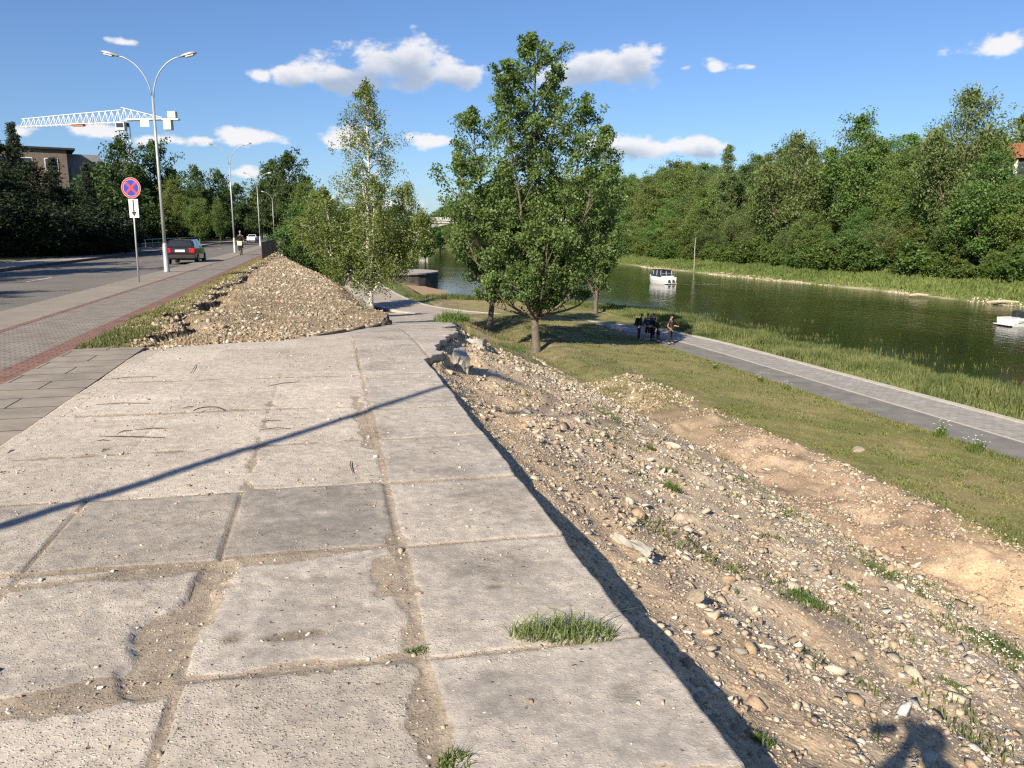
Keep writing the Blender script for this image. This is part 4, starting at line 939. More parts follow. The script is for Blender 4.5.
def tree_mesh(name, seed, leaders, nbr, leaf, nleaf, ang=(35, 60), curve=.25, clump=.35, prof='oval', t0=.12, bark='bark', leafm='leaf_f', trunk_r=.15, lw=.5, droop=0.0, twigs=5, sides=5, trunk=None, lrmul=1, elong=1.0, updown=.35):
    """leaders: list of (base point, tip point, crown radius).  Returns (wood mesh, leaf mesh)."""
    r = np.random.default_rng(seed); wood = []; LP = []; LV = []
    if trunk is not None: wood.append(trunk)
    totR = sum(l[2] * np.linalg.norm(np.array(l[1]) - np.array(l[0])) for l in leaders)
    for bi, (a, b, R, *ex) in enumerate(leaders):
        a = np.array(a, float); b = np.array(b, float); K = 9; t = np.linspace(0, 1, K); Lh = np.linalg.norm(b - a)
        h2 = b.copy(); bow = np.array([(b[0] - a[0]) * .35, (b[1] - a[1]) * .35, 0])
        P = a + (b - a) * t[:, None] + bow * (np.sin(t * math.pi))[:, None] * .8 + r.normal(0, .012 * Lh, (K, 3)) * np.array([1, 1, .2]) * (t[:, None] * (1 - t[:, None]) * 3)
        r0 = trunk_r * (1 if bi == 0 else .45 * lrmul); wood.append((P, r0 * (1 - t) ** .8 + .012))
        n = max(4, int(nbr * (R * Lh) / totR))
        tt = t0 + (1 - t0) * (np.arange(n) + r.uniform(0, 1, n)) / n; az = np.arange(n) * 2.39996 + r.normal(0, .4, n)
        for k in range(n):
            q = tt[k]; o = np.array([np.interp(q, t, P[:, i]) for i in range(3)])
            if prof == 'oval': pr = (np.sin(math.pi * min(1, (q * .86 + .16))) ** .7) * (1 if q < .9 else .8)
            elif prof == 'cone': pr = (1 - q) ** .85 + .04
            elif prof == 'spire': pr = min(1, .35 + q * 2.2) * (1 - q) ** .62 + .10
            else: pr = math.sin(math.pi * min(1, .25 + q * .7)) ** .6
            L = R * pr * r.uniform(.62, 1.12); el = R_(r.uniform(*ang)) * (1 if prof != 'cone' else 1)
            d = np.array([math.cos(az[k]) * math.cos(el), math.sin(az[k]) * math.cos(el), math.sin(el)])
            m = 6; ts = np.linspace(0, 1, m); B = o + d * L / max(.45, math.cos(el)) * ts[:, None] * .95
            B[:, 2] += curve * L * ts ** 2 - droop * L * ts ** 2.2
            B += r.normal(0, .03 * L, (m, 3)) * ts[:, None]
            br = max(.006, min(r0 * .4, .018 * L + .006)); wood.append((B, br * (1 - ts * .8)))
            for w_ in range(twigs):
                f = r.uniform(.28, 1.0) ** .8; c = np.array([np.interp(f, ts, B[:, i]) for i in range(3)]); cr = clump * r.uniform(.6, 1.25) * (.6 + .5 * min(1.5, L / max(R, .1)))
                c = c + r.normal(0, .35, 3) * cr * 1.2
                nl = max(3, int(nleaf * r.uniform(.5, 1.4))); dv = r.normal(0, 1, (nl, 3)); dv /= np.linalg.norm(dv, axis=1)[:, None] + 1e-9
                rad = r.uniform(0, 1, (nl, 1)) ** .45 * cr; pts = c + dv * rad * np.array([1, 1, .75 if not droop else 1.3])
                LP.append(pts); LV.append(np.clip(r.normal(.45, .2) + dv[:, 2] * .12 + r.normal(0, .13, nl), 0, 1))
    LP = np.concatenate(LP); LV = np.concatenate(LV); N = len(LP)
    nrm = r.normal(0, 1, (N, 3)); nrm[:, 2] += updown * 2; nrm /= np.linalg.norm(nrm, axis=1)[:, None]
    ax = np.cross(nrm, r.normal(0, 1, (N, 3)));
    if droop: ax[:, 2] -= 1.2; ax -= nrm * np.sum(ax * nrm, 1)[:, None]
    ax /= np.linalg.norm(ax, axis=1)[:, None] + 1e-9; bx = np.cross(nrm, ax)
    sz = leaf * r.uniform(.6, 1.3, (N, 1)); A = ax * sz * elong; Bx = bx * sz * lw
    V = np.stack([LP - A * .5, LP + Bx * .5 - A * .08, LP + A * .5, LP - Bx * .5 - A * .08], 1) + (nrm * sz * .12)[:, None] * np.array([0, 1, 0, 1])[None, :, None]
    F = np.arange(N * 4).reshape(N, 4)
    lm = np_mesh(name + '_crown', V.reshape(-1, 3), F, {'v': np.repeat(LV, 4)}); lm.materials.append(M[leafm])
    WV, WF = tubes_np(wood, sides); wm = np_mesh(name + '_trunk', WV, WF, smooth=True); wm.materials.append(M[bark])
    return wm, lm
def plant(kind, meshes, loc, rz, scale, label, cat='tree', group=None):
    root = empty(kind, loc, rz, label, cat, group); root.scale = scale if isinstance(scale, tuple) else (scale,) * 3
    a = D.objects.new('trunk' if cat != 'bush' else 'stems', meshes[0]); b = D.objects.new('crown' if cat != 'bush' else 'leaves', meshes[1])
    for o in (a, b): COL.objects.link(o); o.parent = root
    return root

# the big poplar on the bank
def big_tree():
    x, y, z = at(536, 352, -3.7); s, n = xy2sn(x, y); z = h1(s, n); x, y, _ = at(536, 352, z)
    k = y / FPX / 1.0                    # metres per pixel there
    tr = (np.array([(0, 0, -.3), (.0, 0, .4), (-.06, .05, 1.3), (-.02, .1, 2.4), (.1, .1, 3.6)]), np.array([.30, .22, .19, .17, .15]))
    L = [((.1, .1, 3.4), (-.2, .3, 13.9), 2.2), ((0, .1, 2.4), (-2.9, .8, 10.9), 1.7), ((0, .1, 2.6), (2.1, -.2, 11.2), 1.5), ((.05, .1, 2.9), (-1.3, -1.4, 12.6), 1.7), ((.05, .1, 3.0), (.9, 1.4, 12.8), 1.6),
         ((0, .1, 2.0), (3.4, .9, 8.4), 1.6), ((0, .1, 1.9), (-3.5, -1.0, 8.6), 1.6), ((0, .0, 2.2), (2.2, -2.2, 8.1), 1.6), ((0, .0, 2.2), (-1.5, 2.6, 8.4), 1.6), ((0, 0, 1.7), (1.1, .2, 5.6), 2.0), ((0, 0, 1.6), (-1.3, -.6, 5.8), 2.1),
         ((0, 0, 1.9), (-3.4, .9, 6.2), 1.8), ((0, 0, 1.9), (3.1, -.6, 5.8), 1.6), ((0, 0, 1.5), (-2.0, -1.2, 3.6), 1.5), ((0, 0, 1.5), (1.6, -1.3, 3.5), 1.4), ((0, 0, 1.6), (.4, -2.4, 5.4), 1.7), ((0, 0, 1.5), (-.6, -2.0, 3.3), 1.2), ((0, 0, 1.6), (2.3, .4, 2.5), 1.25), ((0, 0, 1.6), (-2.4, .2, 2.6), 1.25), ((0, 0, 1.5), (.6, 2.2, 2.8), 1.2)]
    ms = tree_mesh('poplar', 3, L, 410, .115, 40, ang=(25, 58), curve=.3, clump=.36, prof='oval', t0=.10, bark='bark', leafm='leaf_big', trunk_r=.14, lw=.8, twigs=7, sides=6, trunk=tr, lrmul=.95)
    plant('poplar_tree', ms, (x, y, z), 0, (1.1, 1.1, 1.11), 'tall full poplar on the bank, its trunk rising beside the rubble slope', 'tree')
    x, y, z = at(490, 327, -4.3); s, n = xy2sn(x, y); z = h1(s, n); x, y, _ = at(490, 327, z)
    tr = (np.array([(-.1, 0, -.3), (0, 0, .3), (.15, 0, 1.5), (.4, .1, 3.0)]), np.array([.26, .2, .17, .13]))
    L = [((.35, .1, 2.8), (.5, 0, 9.0), 2.0), ((.2, 0, 2.0), (-1.8, .2, 6.4), 1.7), ((.3, 0, 2.3), (1.9, .3, 7.2), 1.6), ((.3, 0, 1.9), (.1, 1.0, 5.5), 1.7)]
    ms = tree_mesh('small_poplar', 5, L, 140, .17, 28, ang=(20, 55), curve=.2, clump=.42, prof='oval', t0=.1, bark='bark', leafm='leaf_big', trunk_r=.13, lw=.8, twigs=5, trunk=tr)
    plant('poplar_tree', ms, (x, y, z), 0, 1.0, 'smaller leaning poplar behind the tall poplar, its trunk left of the big one', 'tree')
    # slender one to the right of it, its top free in the sky
    x, y, z = at(606, 306, -5.1); s, n = xy2sn(x, y); x, y = sn2xy(62.0, 25.6); z = h1(62.0, 25.6)
    tr = (np.array([(0, 0, -.3), (0, 0, 1), (.1, 0, 3.0)]), np.array([.22, .18, .15]))
    L = [((0, 0, 1.2), (-1.2, -1, 5.5), 1.8), ((0, 0, 1.2), (1.2, .6, 5.0), 1.7), ((.1, 0, 2.8), (.6, 0, 15.0), 1.9), ((0, 0, 2.6), (-1.0, .6, 11.0), 1.5), ((0, 0, 2.6), (1.4, -.6, 10.0), 1.4)]
    ms = tree_mesh('slender_poplar', 6, L, 120, .22, 26, ang=(30, 60), curve=.3, clump=.5, prof='oval', t0=.05, bark='bark', leafm='leaf_big', trunk_r=.14, lw=.8, twigs=5, trunk=tr)
    x2, y2, _ = aty(596, 300, y); plant('poplar_tree', ms, (x2, y2, z), 0, 1.0, 'slender poplar by the water right behind the tall poplar, with a thin spire top', 'tree')
big_tree()
def birch():
    x, y, z = aty(371, 300, 41.0); s, n = xy2sn(x, y); z = h1(s, n) 
    tr = (np.array([(0, 0, -.4), (0, 0, .5), (.0, 0, 2.0), (-.05, 0, 4)]), np.array([.20, .15, .13, .11]))
    top = aty(372, 84, 41.0)[2] - z
    L = [((-.05, 0, 3.8), (.1, 0, top), 2.1), ((0, 0, 2.2), (-2.3, .3, top * .58), 1.5), ((0, 0, 2.4), (2.0, .2, top * .60), 1.4), ((0, 0, 2.4), (.6, -1.6, top * .62), 1.3), ((0, 0, 2.2), (-.6, 1.6, top * .55), 1.4), ((0, 0, 1.9), (1.7, .5, top * .42), 1.3), ((0, 0, 1.8), (-2.2, -.5, top * .42), 1.4), ((0, 0, 2.2), (-3.2, .2, top * .50), 1.5), ((0, 0, 2.2), (2.7, .2, top * .48), 1.4), ((0, 0, 1.6), (-1.2, .4, top * .36), 1.3), ((0, 0, 1.6), (1.0, -.4, top * .36), 1.3)]
    ms = tree_mesh('birch', 11, L, 330, .095, 37, ang=(15, 50), curve=.1, clump=.36, prof='oval', t0=.1, bark='birch', leafm='leaf_birch', trunk_r=.11, lw=.75, twigs=5, trunk=tr, droop=.75)
    plant('birch_tree', ms, (x, y, z), 0, 1.0, 'sparse pale birch with drooping twigs and white trunk behind the gravel mound', 'tree')
birch()

FT = {
 'round': tree_mesh('round_tree', 21, [((0, 0, 2), (0, 0, 12), 3.4), ((0, 0, 2), (-2.4, .5, 8.5), 2.4), ((0, 0, 2), (2.3, -.6, 8.8), 2.4), ((0, 0, 2), (.4, 2.4, 8), 2.3), ((0, 0, 2), (-.4, -2.4, 7.6), 2.4)], 150, .24, 34, ang=(15, 55), clump=.9, prof='oval', t0=.02, trunk_r=.17, lw=.75, twigs=5, trunk=(np.array([(0, 0, -1.5), (0, 0, 2.3)]), np.array([.25, .18]))),
 'ragged': tree_mesh('ragged_tree', 22, [((0, 0, 2), (.5, 0, 13), 2.8), ((0, 0, 2), (-2.6, 1, 10), 2.0), ((0, 0, 3), (2.6, -1, 10.5), 2.1), ((0, 0, 2), (1, 2.2, 8), 2.2), ((0, 0, 2), (-1, -2.2, 9), 2.0)], 140, .235, 30, ang=(25, 60), clump=.85, prof='oval', t0=.02, trunk_r=.16, lw=.7, twigs=5, trunk=(np.array([(0, 0, -1.5), (0, 0, 2.3)]), np.array([.22, .17]))),
 'willow': tree_mesh('willow_tree', 23, [((0, 0, 1.5), (.2, 0, 11.5), 3.2), ((0, 0, 1.5), (-3, .4, 8.5), 2.4), ((0, 0, 1.5), (3, .2, 8.8), 2.4), ((0, 0, 1.5), (0, -2.5, 8.4), 2.3), ((0, 0, 1.5), (0, 2.5, 8.4), 2.3)], 150, .27, 32, ang=(20, 50), clump=.9, prof='oval', t0=.02, leafm='leaf_w', trunk_r=.17, lw=.4, twigs=5, droop=.35, trunk=(np.array([(0, 0, -1.5), (0, 0, 1.8)]), np.array([.3, .2]))),
 'poplar': tree_mesh('poplar_far', 24, [((0, 0, 1.5), (0, 0, 15), 2.0), ((0, 0, 2), (-1.2, 0, 11), 1.5), ((0, 0, 2), (1.1, .5, 11.5), 1.5)], 120, .23, 32, ang=(35, 65), clump=.7, prof='oval', t0=.02, leafm='leaf_w', trunk_r=.15, lw=.7, twigs=5, trunk=(np.array([(0, 0, -1.5), (0, 0, 1.8)]), np.array([.2, .17]))),
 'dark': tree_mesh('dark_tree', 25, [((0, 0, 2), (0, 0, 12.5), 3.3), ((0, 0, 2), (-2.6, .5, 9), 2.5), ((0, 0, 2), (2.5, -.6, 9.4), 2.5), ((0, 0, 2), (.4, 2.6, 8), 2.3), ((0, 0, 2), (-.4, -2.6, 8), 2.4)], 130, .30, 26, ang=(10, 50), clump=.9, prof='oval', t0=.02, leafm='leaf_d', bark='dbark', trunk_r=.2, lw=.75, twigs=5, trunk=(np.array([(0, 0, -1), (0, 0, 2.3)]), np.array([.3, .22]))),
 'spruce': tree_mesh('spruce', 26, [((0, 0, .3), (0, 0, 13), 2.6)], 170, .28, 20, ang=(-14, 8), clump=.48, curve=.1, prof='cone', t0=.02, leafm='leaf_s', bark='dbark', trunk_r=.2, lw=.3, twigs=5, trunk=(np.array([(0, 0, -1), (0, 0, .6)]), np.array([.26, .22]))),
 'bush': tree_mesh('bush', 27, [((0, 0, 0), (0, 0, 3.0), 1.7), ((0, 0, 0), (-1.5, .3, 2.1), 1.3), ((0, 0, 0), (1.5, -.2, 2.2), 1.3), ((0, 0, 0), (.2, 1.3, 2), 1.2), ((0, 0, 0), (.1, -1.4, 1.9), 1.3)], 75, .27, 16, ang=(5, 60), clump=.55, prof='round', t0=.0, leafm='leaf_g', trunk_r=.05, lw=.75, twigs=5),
'shadebush': tree_mesh('dark_hedge', 29, [((0, 0, 0), (0, 0, 4.2), 2.0), ((0, 0, 0), (-1.9, .3, 3.2), 1.6), ((0, 0, 0), (1.9, -.2, 3.3), 1.6), ((0, 0, 0), (.2, 1.6, 3), 1.5), ((0, 0, 0), (.1, -1.7, 2.8), 1.6)], 85, .22, 28, ang=(5, 60), clump=.65, prof='round', t0=.0, leafm='leaf_shade', bark='dbark', trunk_r=.06, lw=.6, twigs=5),  # same form as dbush, with shade put into the leaf colour
 'shadetree': tree_mesh('shaded_tree', 30, [((0, 0, 1), (0, 0, 12.5), 3.3), ((0, 0, 1), (-2.6, .5, 9), 2.5), ((0, 0, 1), (2.5, -.6, 9.4), 2.5), ((0, 0, 1), (.4, 2.6, 8), 2.3), ((0, 0, 1), (-.4, -2.6, 8), 2.4)], 130, .30, 24, ang=(10, 50), clump=.9, prof='oval', t0=.02, leafm='leaf_shade', bark='dbark', trunk_r=.2, lw=.6, twigs=5, trunk=(np.array([(0, 0, -1), (0, 0, 1.3)]), np.array([.3, .22]))),  # shaded copy of the dark tree, its leaves coloured darker for shade
 'dbush': tree_mesh('dark_bush', 28, [((0, 0, 0), (0, 0, 4.2), 2.0), ((0, 0, 0), (-1.9, .3, 3.2), 1.6), ((0, 0, 0), (1.9, -.2, 3.3), 1.6), ((0, 0, 0), (.2, 1.6, 3), 1.5), ((0, 0, 0), (.1, -1.7, 2.8), 1.6)], 85, .3, 17, ang=(5, 60), clump=.65, prof='round', t0=.0, leafm='leaf_d', bark='dbark', trunk_r=.06, lw=.75, twigs=5),
}
def wood():
    r = random.Random(5)
    G = 'trees of the wood on the far river bank'
    LAB = dict(round='leafy rounded green tree in the dense wood across the river', ragged='leafy green tree with an uneven top in the wood across the river',
               willow='pale grey-green willow in the dense wood across the river', poplar='slim upright pale tree rising in the wood across the river')
    rows = [(84, 5.2, ('round', 'ragged', 'willow'), .62, .3), (91, 6, ('round', 'ragged', 'willow', 'round'), .85, .3), (99, 6.5, ('ragged', 'willow', 'round', 'round'), .98, .25), (109, 7, ('ragged', 'round', 'willow', 'round'), 1.08, .2), (120, 7, ('round', 'ragged', 'round', 'willow'), 1.1, .2)]
    for n0, step, kinds, sc, jit in rows:
        s = 45 + n0 * .25
        while s < 420:
            bend = max(0, s - 300) * .28
            n = n0 - bend + r.uniform(-2, 2); k = r.choice(kinds); q = sc * r.uniform(1 - jit, 1 + jit)
            x, y = sn2xy(s, n); px = 512 + FPX * (x / y) * .985
            # leave room for the house and the old leaning willow
            hgt = 1.0
            if px > 1130 or (px < 330): s += step; continue
            if n0 == 91 and 965 < px < 1062: q *= .5
            if n0 == 84 and 975 < px < 1062: q *= .8
            if n0 >= 97 and 985 < px < 1062 and math.hypot(x - 72, y - 114) < 9: s += step; continue
            if px < 800: q *= 1.14
            if px < 700: q *= 1.08
            plant(k + '_tree', FT[k], (x, y, h1(s, n) - .2), r.uniform(0, 6.28), (q * r.uniform(1.05, 1.4), q * r.uniform(1.05, 1.4), q), LAB[k], 'tree', G)
            s += step * r.uniform(.75, 1.25) * (1 + max(0, s - 180) / 300)
    s = 62
    while s < 300:
        n = 80.0 + r.uniform(-1.6, 1.6); x, y = sn2xy(s, n); q = r.uniform(.55, 1.25)
        plant('bush', FT['bush'], (x, y, h1(s, n) - .1), r.uniform(0, 6.28), (q * 1.2, q * 1.2, q), 'bright green bush at the foot of the wood across the river', 'bush', 'bushes on the far bank'); s += r.uniform(2.6, 6.5)
    # tall old willows at the right, sky showing between their limbs
    for px, py, ytop, k, yy, lab, sc in [(955, 240, 76, 'willow', 118, 'tallest wide willow of the far wood with bare limbs low in its crown', (1.15, 1.15)), (1034, 240, 68, 'poplar', 122, 'tall airy tree at the right end of the far wood', (1.5, 1.5)), (790, 232, 124, 'willow', 150, 'broad willow standing above the middle of the far wood', (1.3, 1.3)), (850, 235, 122, 'ragged', 140, 'ragged tree left of the tallest willow of the far wood', (1.2, 1.2)), (725, 232, 142, 'poplar', 175, 'slim tree whose tip stands above the left part of the far wood', (1, 1))]:
        x, y, _ = aty(px, py, yy); s, n = xy2sn(x, y); z = h1(s, n); zt = aty(px, ytop, yy)[2]; q = (zt - z) / (15.5 if k == 'poplar' else 12.6)
        plant(k + '_tree', FT[k], (x, y, z), .5, (q * sc[0] * .8, q * sc[1] * .8, q), lab, 'tree')
    for px, yy, ytop, k, lab in ((1012, 100, 184, 'round', 'leafy tree growing in front of the timber house on the far hill'), (985, 102, 158, 'ragged', 'ragged tree just left of the timber house on the far hill'), (1034, 101, 176, 'willow', 'pale willow at the right edge below the timber house'), (1002, 108, 172, 'round', 'rounded tree hiding the left corner of the timber house')):
        x, y, _ = aty(px, 240, yy); s, n = xy2sn(x, y); z = h1(s, n) - .3; q = (aty(px, ytop, yy)[2] - z) / 12.6
        plant(k + '_tree', FT[k], (x, y, z), 1.1, (q * 1.1, q * 1.1, q), lab, 'tree')
    # leaning bare trunk at the foot of the wood
    p = at(974, 252, -3.9); o = MB().tube([(p[0], p[1], p[2] - .3), (p[0] - .9, p[1] + .3, p[2] + 1.2), (p[0] - 2.6, p[1] + .5, p[2] + 3.2), (p[0] - 3.2, p[1] + .6, p[2] + 4.6)], [.34, .27, .2, .12], 8).build('leaning_trunk', M['log'])
    o.data.materials.clear(); o.data.materials.append(M['bark']); tag(o, 'bare leaning tree trunk at the dark foot of the far wood', 'tree trunk')
    p = at(694, 268, -4.9); tag(MB().tube([(p[0], p[1], p[2] - .5), (p[0], p[1], p[2] + 4), (p[0] + .1, p[1], p[2] + 5.6)], [.08, .07, .04], 8).build('bare_trunk', M['conc']), 'straight bare pale trunk standing at the far waterline right of the cabin boat', 'tree trunk')
    for px, py, L, lab in ((1003, 303, 3.2, 'bleached driftwood log on the far shore above the white speedboat'), (918, 296, 1.8, 'short pale driftwood log on the far shore left of the longer log')):
        p = at(px, py, -5.4); tag(MB().tube([(p[0] - L / 2, p[1] + .2, -5.35), (p[0], p[1], -5.22), (p[0] + L / 2, p[1] - .5, -5.3)], [.12, .17, .1], 8).build('driftwood_log', M['log']), lab, 'log')
wood()
def left_trees():
    r = random.Random(8)
    def pt(k, px, y, top_py, lab, wide=1.0, group=None, cat='tree', base_z=None):
        x = aty(px, 240, y)[0]; s, n = xy2sn(x, y); z = h1(s, n) if base_z is None else base_z; zt = aty(px, top_py, y)[2]
        H0 = {'round': 12.6, 'ragged': 13.6, 'willow': 12, 'poplar': 15.4, 'dark': 13.1, 'spruce': 13.2, 'bush': 3.6, 'dbush': 4.9, 'shadebush': 4.9, 'shadetree': 13.1}[k]; q = (zt - z) / H0
        return plant({'dark': 'lime', 'bush': 'leafy', 'shadetree': 'shady', 'shadebush': 'hedge', 'dbush': 'dense', 'round': 'round'}.get(k, k) + ('_tree' if cat == 'tree' else '_bush'), FT[k], (x, y, z), r.uniform(0, 6), (q * wide, q * wide, q), lab, cat, group)
    # in view, each told apart
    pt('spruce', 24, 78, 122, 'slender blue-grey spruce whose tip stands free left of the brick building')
    pt('shadetree', 8, 66, 138, 'dark leafy tree at the left edge of the picture', 1.2)
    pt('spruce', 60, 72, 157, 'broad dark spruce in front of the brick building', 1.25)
    pt('shadetree', 38, 62, 160, 'low dark tree in the shade left of the broad spruce', 1.4)
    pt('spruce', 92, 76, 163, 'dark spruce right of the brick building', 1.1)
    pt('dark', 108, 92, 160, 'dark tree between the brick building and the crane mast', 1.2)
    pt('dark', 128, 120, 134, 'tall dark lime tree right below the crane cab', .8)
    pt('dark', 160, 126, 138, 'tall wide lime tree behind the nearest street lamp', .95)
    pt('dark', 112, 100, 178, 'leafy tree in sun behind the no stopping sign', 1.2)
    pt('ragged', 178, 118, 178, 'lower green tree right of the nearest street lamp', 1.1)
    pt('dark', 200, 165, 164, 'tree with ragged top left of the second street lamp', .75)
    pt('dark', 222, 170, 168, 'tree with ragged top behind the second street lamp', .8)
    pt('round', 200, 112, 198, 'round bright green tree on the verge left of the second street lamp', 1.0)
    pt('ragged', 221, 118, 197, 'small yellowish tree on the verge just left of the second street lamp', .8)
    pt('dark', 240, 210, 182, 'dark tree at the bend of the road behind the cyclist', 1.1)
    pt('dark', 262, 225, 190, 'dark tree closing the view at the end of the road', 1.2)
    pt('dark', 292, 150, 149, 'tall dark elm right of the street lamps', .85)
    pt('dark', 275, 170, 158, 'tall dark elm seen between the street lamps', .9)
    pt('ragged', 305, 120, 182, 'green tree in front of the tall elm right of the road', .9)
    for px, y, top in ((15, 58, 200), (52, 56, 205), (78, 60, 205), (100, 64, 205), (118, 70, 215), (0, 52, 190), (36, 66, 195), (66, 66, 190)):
        pt('shadebush', px, y, top, 'dense dark hedge bush across the road in the shade', 1.5, 'dark hedge across the road', 'bush')
    # bushes and trees along the near bank beside the ramp
    pt('round', 300, 62, 205, 'bright green bush tree beside the dark railing', 1.1, None, 'bush', -2.6)
    pt('round', 320, 66, 190, 'leafy green tree left of the birch above the ramp', .8, None, 'tree', -3.2)
    pt('round', 334, 56, 236, 'green bush hiding the wall below the footway', 1.0, None, 'bush', -3.0)
    pt('dbush', 300, 60, 246, 'dark green bush at the far end of the gravel mound', 1.0, None, 'bush', -1.6)
    for px, y, top, k in ((350, 135, 205, 'ragged'), (395, 150, 205, 'round'), (425, 210, 214, 'round'), (330, 140, 195, 'dark'), (375, 170, 200, 'ragged'), (410, 230, 216, 'dark'), (300, 190, 195, 'dark'), (455, 300, 214, 'round'), (480, 310, 212, 'ragged'), (440, 320, 212, 'dark'), (505, 320, 208, 'round'), (410, 330, 210, 'dark'), (380, 300, 208, 'dark'), (350, 290, 206, 'dark')):
        pt(k, px, y, top, 'distant leafy tree upriver on the near bank', 1.1, 'distant trees upriver', 'tree')
    rr = random.Random(31)
    for i in range(40):
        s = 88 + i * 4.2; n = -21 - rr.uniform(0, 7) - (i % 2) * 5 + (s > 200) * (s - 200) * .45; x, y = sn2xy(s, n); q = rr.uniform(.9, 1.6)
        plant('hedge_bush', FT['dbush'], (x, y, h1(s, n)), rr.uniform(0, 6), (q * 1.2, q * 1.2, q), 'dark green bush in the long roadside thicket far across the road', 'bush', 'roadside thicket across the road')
    # a wood that stands left of the picture and shades the road and hedge
    for i in range(34):
        s = 4 + 62 * (i % 17) / 17 + r.uniform(-1.5, 1.5); n = (-27 if i < 17 else -35) + r.uniform(-2, 2) - (s > 40) * 4
        x, y = sn2xy(s, n); q = r.uniform(.85, 1.2)
        if 12 < s < 30 and i < 17 and i % 3 == 1: continue
        plant('lime_tree', FT['dark'], (x, y, h1(s, n)), r.uniform(0, 6), q, 'dark leafy tree of the shady wood left of the road', 'tree', 'shady wood left of the road')
left_trees()

# ------------------------------------------------------------------ street furniture
def lamp():
    root = empty('street_lamp'); 
    MB().lathe([(.13, -.1), (.13, .05), (.115, .08), (.105, 1.15), (.075, 1.25)], 14).build('base_sleeve', M['steel'], root, True)
    MB().tube([(0, 0, 1.2), (0, 0, 4), (0, 0, 7.3)], [.072, .062, .05], 12).build('pole', M['steel'], root, True)
    for sgn in (-1, 1):
        t = np.linspace(0, 1, 10); pts = [(sgn * (.045 + 1.28 * (a ** 1.8)), 0, 7.25 + 1.62 * (1 - (1 - a) ** 1.55)) for a in t]
        arm = MB().tube(pts, .028, 8).build('arm', M['steel'], root, True)
        mb = MB(); rings = []
        d = Vector((sgn, 0, .24)).normalized(); o = Vector(pts[-1]) - d * .1; up = Vector((0, 0, 1)); up = (up - d * up.dot(d)).normalized(); w = d.cross(up)
        prof = [(0, .04, .04), (.08, .06, .06), (.2, .12, .085), (.45, .14, .10), (.62, .12, .085), (.72, .05, .04)]
        vs = []; K = 10
        for L, a, b in prof:
            for k in range(K):
                an = 2 * math.pi * k / K; vs.append(o + d * L + w * (a * math.cos(an)) + up * (b * math.sin(an) * (1 if math.sin(an) > 0 else .55)))
        fs = [(i * K + k, i * K + (k + 1) % K, (i + 1) * K + (k + 1) % K, (i + 1) * K + k) for i in range(len(prof) - 1) for k in range(K)] + [tuple(range(K)), tuple((len(prof) - 1) * K + k for k in range(K))]
        hd = mb.add(vs, fs).build('lamp_head', M['steel'], arm, True)
        c = o + d * .42 - up * .055; Mx = Matrix((d, w, up)).transposed()
        MB().box(c, (.34, .19, .05), M=Mx, taper=1.0).build('lamp_glass', M['glassl'], arm, bevel=.015)
    return root
LAMP = lamp(); first = [True]
def put_lamp(x, y, label, rz=0, sc=1.0, z=0):
    o = LAMP if first[0] else dup(LAMP); first[0] = False
    o.location = (x, y, z); o.rotation_euler = (0, 0, rz); o.scale = (sc,) * 3
    tag(o, label, 'street lamp', 'double-armed lamps along the road')
p1 = at(167, 272, 0); put_lamp(p1[0], p1[1], 'nearest and tallest double-armed street lamp, right of the no stopping sign', R_(3))
p2 = aty(235, 251.5, 68.5); put_lamp(p2[0], p2[1], 'double-armed street lamp next to the cyclist', R_(3))
p3 = aty(260.5, 246, 101); put_lamp(p3[0], p3[1], 'third double-armed street lamp along the road, right of the cyclist', R_(3))
p4 = aty(274.5, 240, 147); put_lamp(p4[0], p4[1], 'far double-armed street lamp nearest to the dark railing', R_(3))
p5 = aty(268, 240, 182); put_lamp(p5[0], p5[1], 'farthest double-armed street lamp, smallest of the row', R_(3))
put_lamp(-6.0, -1.45, 'street lamp behind the viewer whose shadow crosses the slabs', R_(3))

def no_stopping():
    b = at(139, 282, 0); root = empty('no_stopping_sign', (b[0], b[1], 0), R_(-6), 'round blue and red no stopping sign on thin post with white arrow plate beneath', 'road sign')
    MB().tube([(.0, 0, -.1), (.02, 0, 1.5), (.05, 0, 3.45)], .03, 8).build('post', M['steel'], root, True)
    R0 = .345; cz = 3.18; cx = .05
    disc = MB().lathe([(R0, -.045), (R0, -.06)], 40, (cx, 0, cz), axis='y').build('sign_disc', M['red'], root)
    MB().lathe([(R0 * .79, -.058), (R0 * .79, -.064)], 40, (cx, 0, cz), axis='y').build('blue_face', M['blue'], disc)
    mb = MB()
    for a in (45, -45):
        mb.box((cx, -.067 - (.002 if a > 0 else 0), cz), (R0 * 1.52, .006, .075), M=Matrix.Rotation(R_(a), 3, 'Y'))
    mb.build('red_cross', M['red'], disc)
    mb = MB()
    for k in range(40):
        a0 = 2 * math.pi * k / 40; a1 = 2 * math.pi * (k + 1) / 40
        for ra, rb in ((.98, 1.0), (.78, .80)):
            mb.add([(cx + R0 * ra * math.cos(a0), -.066, cz + R0 * ra * math.sin(a0)), (cx + R0 * rb * math.cos(a0), -.066, cz + R0 * rb * math.sin(a0)), (cx + R0 * rb * math.cos(a1), -.066, cz + R0 * rb * math.sin(a1)), (cx + R0 * ra * math.cos(a1), -.066, cz + R0 * ra * math.sin(a1))], [(0, 1, 2, 3)])
    mb.build('white_rim', M['signw'], disc)
    pl = MB().box((cx + .03, -.05, cz - .68), (.34, .012, .62)).build('arrow_plate', M['signw'], root, bevel=.004)
    mb = MB().box((cx + .03, -.060, cz - .62), (.045, .006, .44)); z0 = cz - .82
    mb.prism([(cx - .07, z0 + .03), (cx + .03, z0 - .12), (cx + .13, z0 + .03)], -.064, -.057); mb.build('arrow', M['dsteel'], pl)
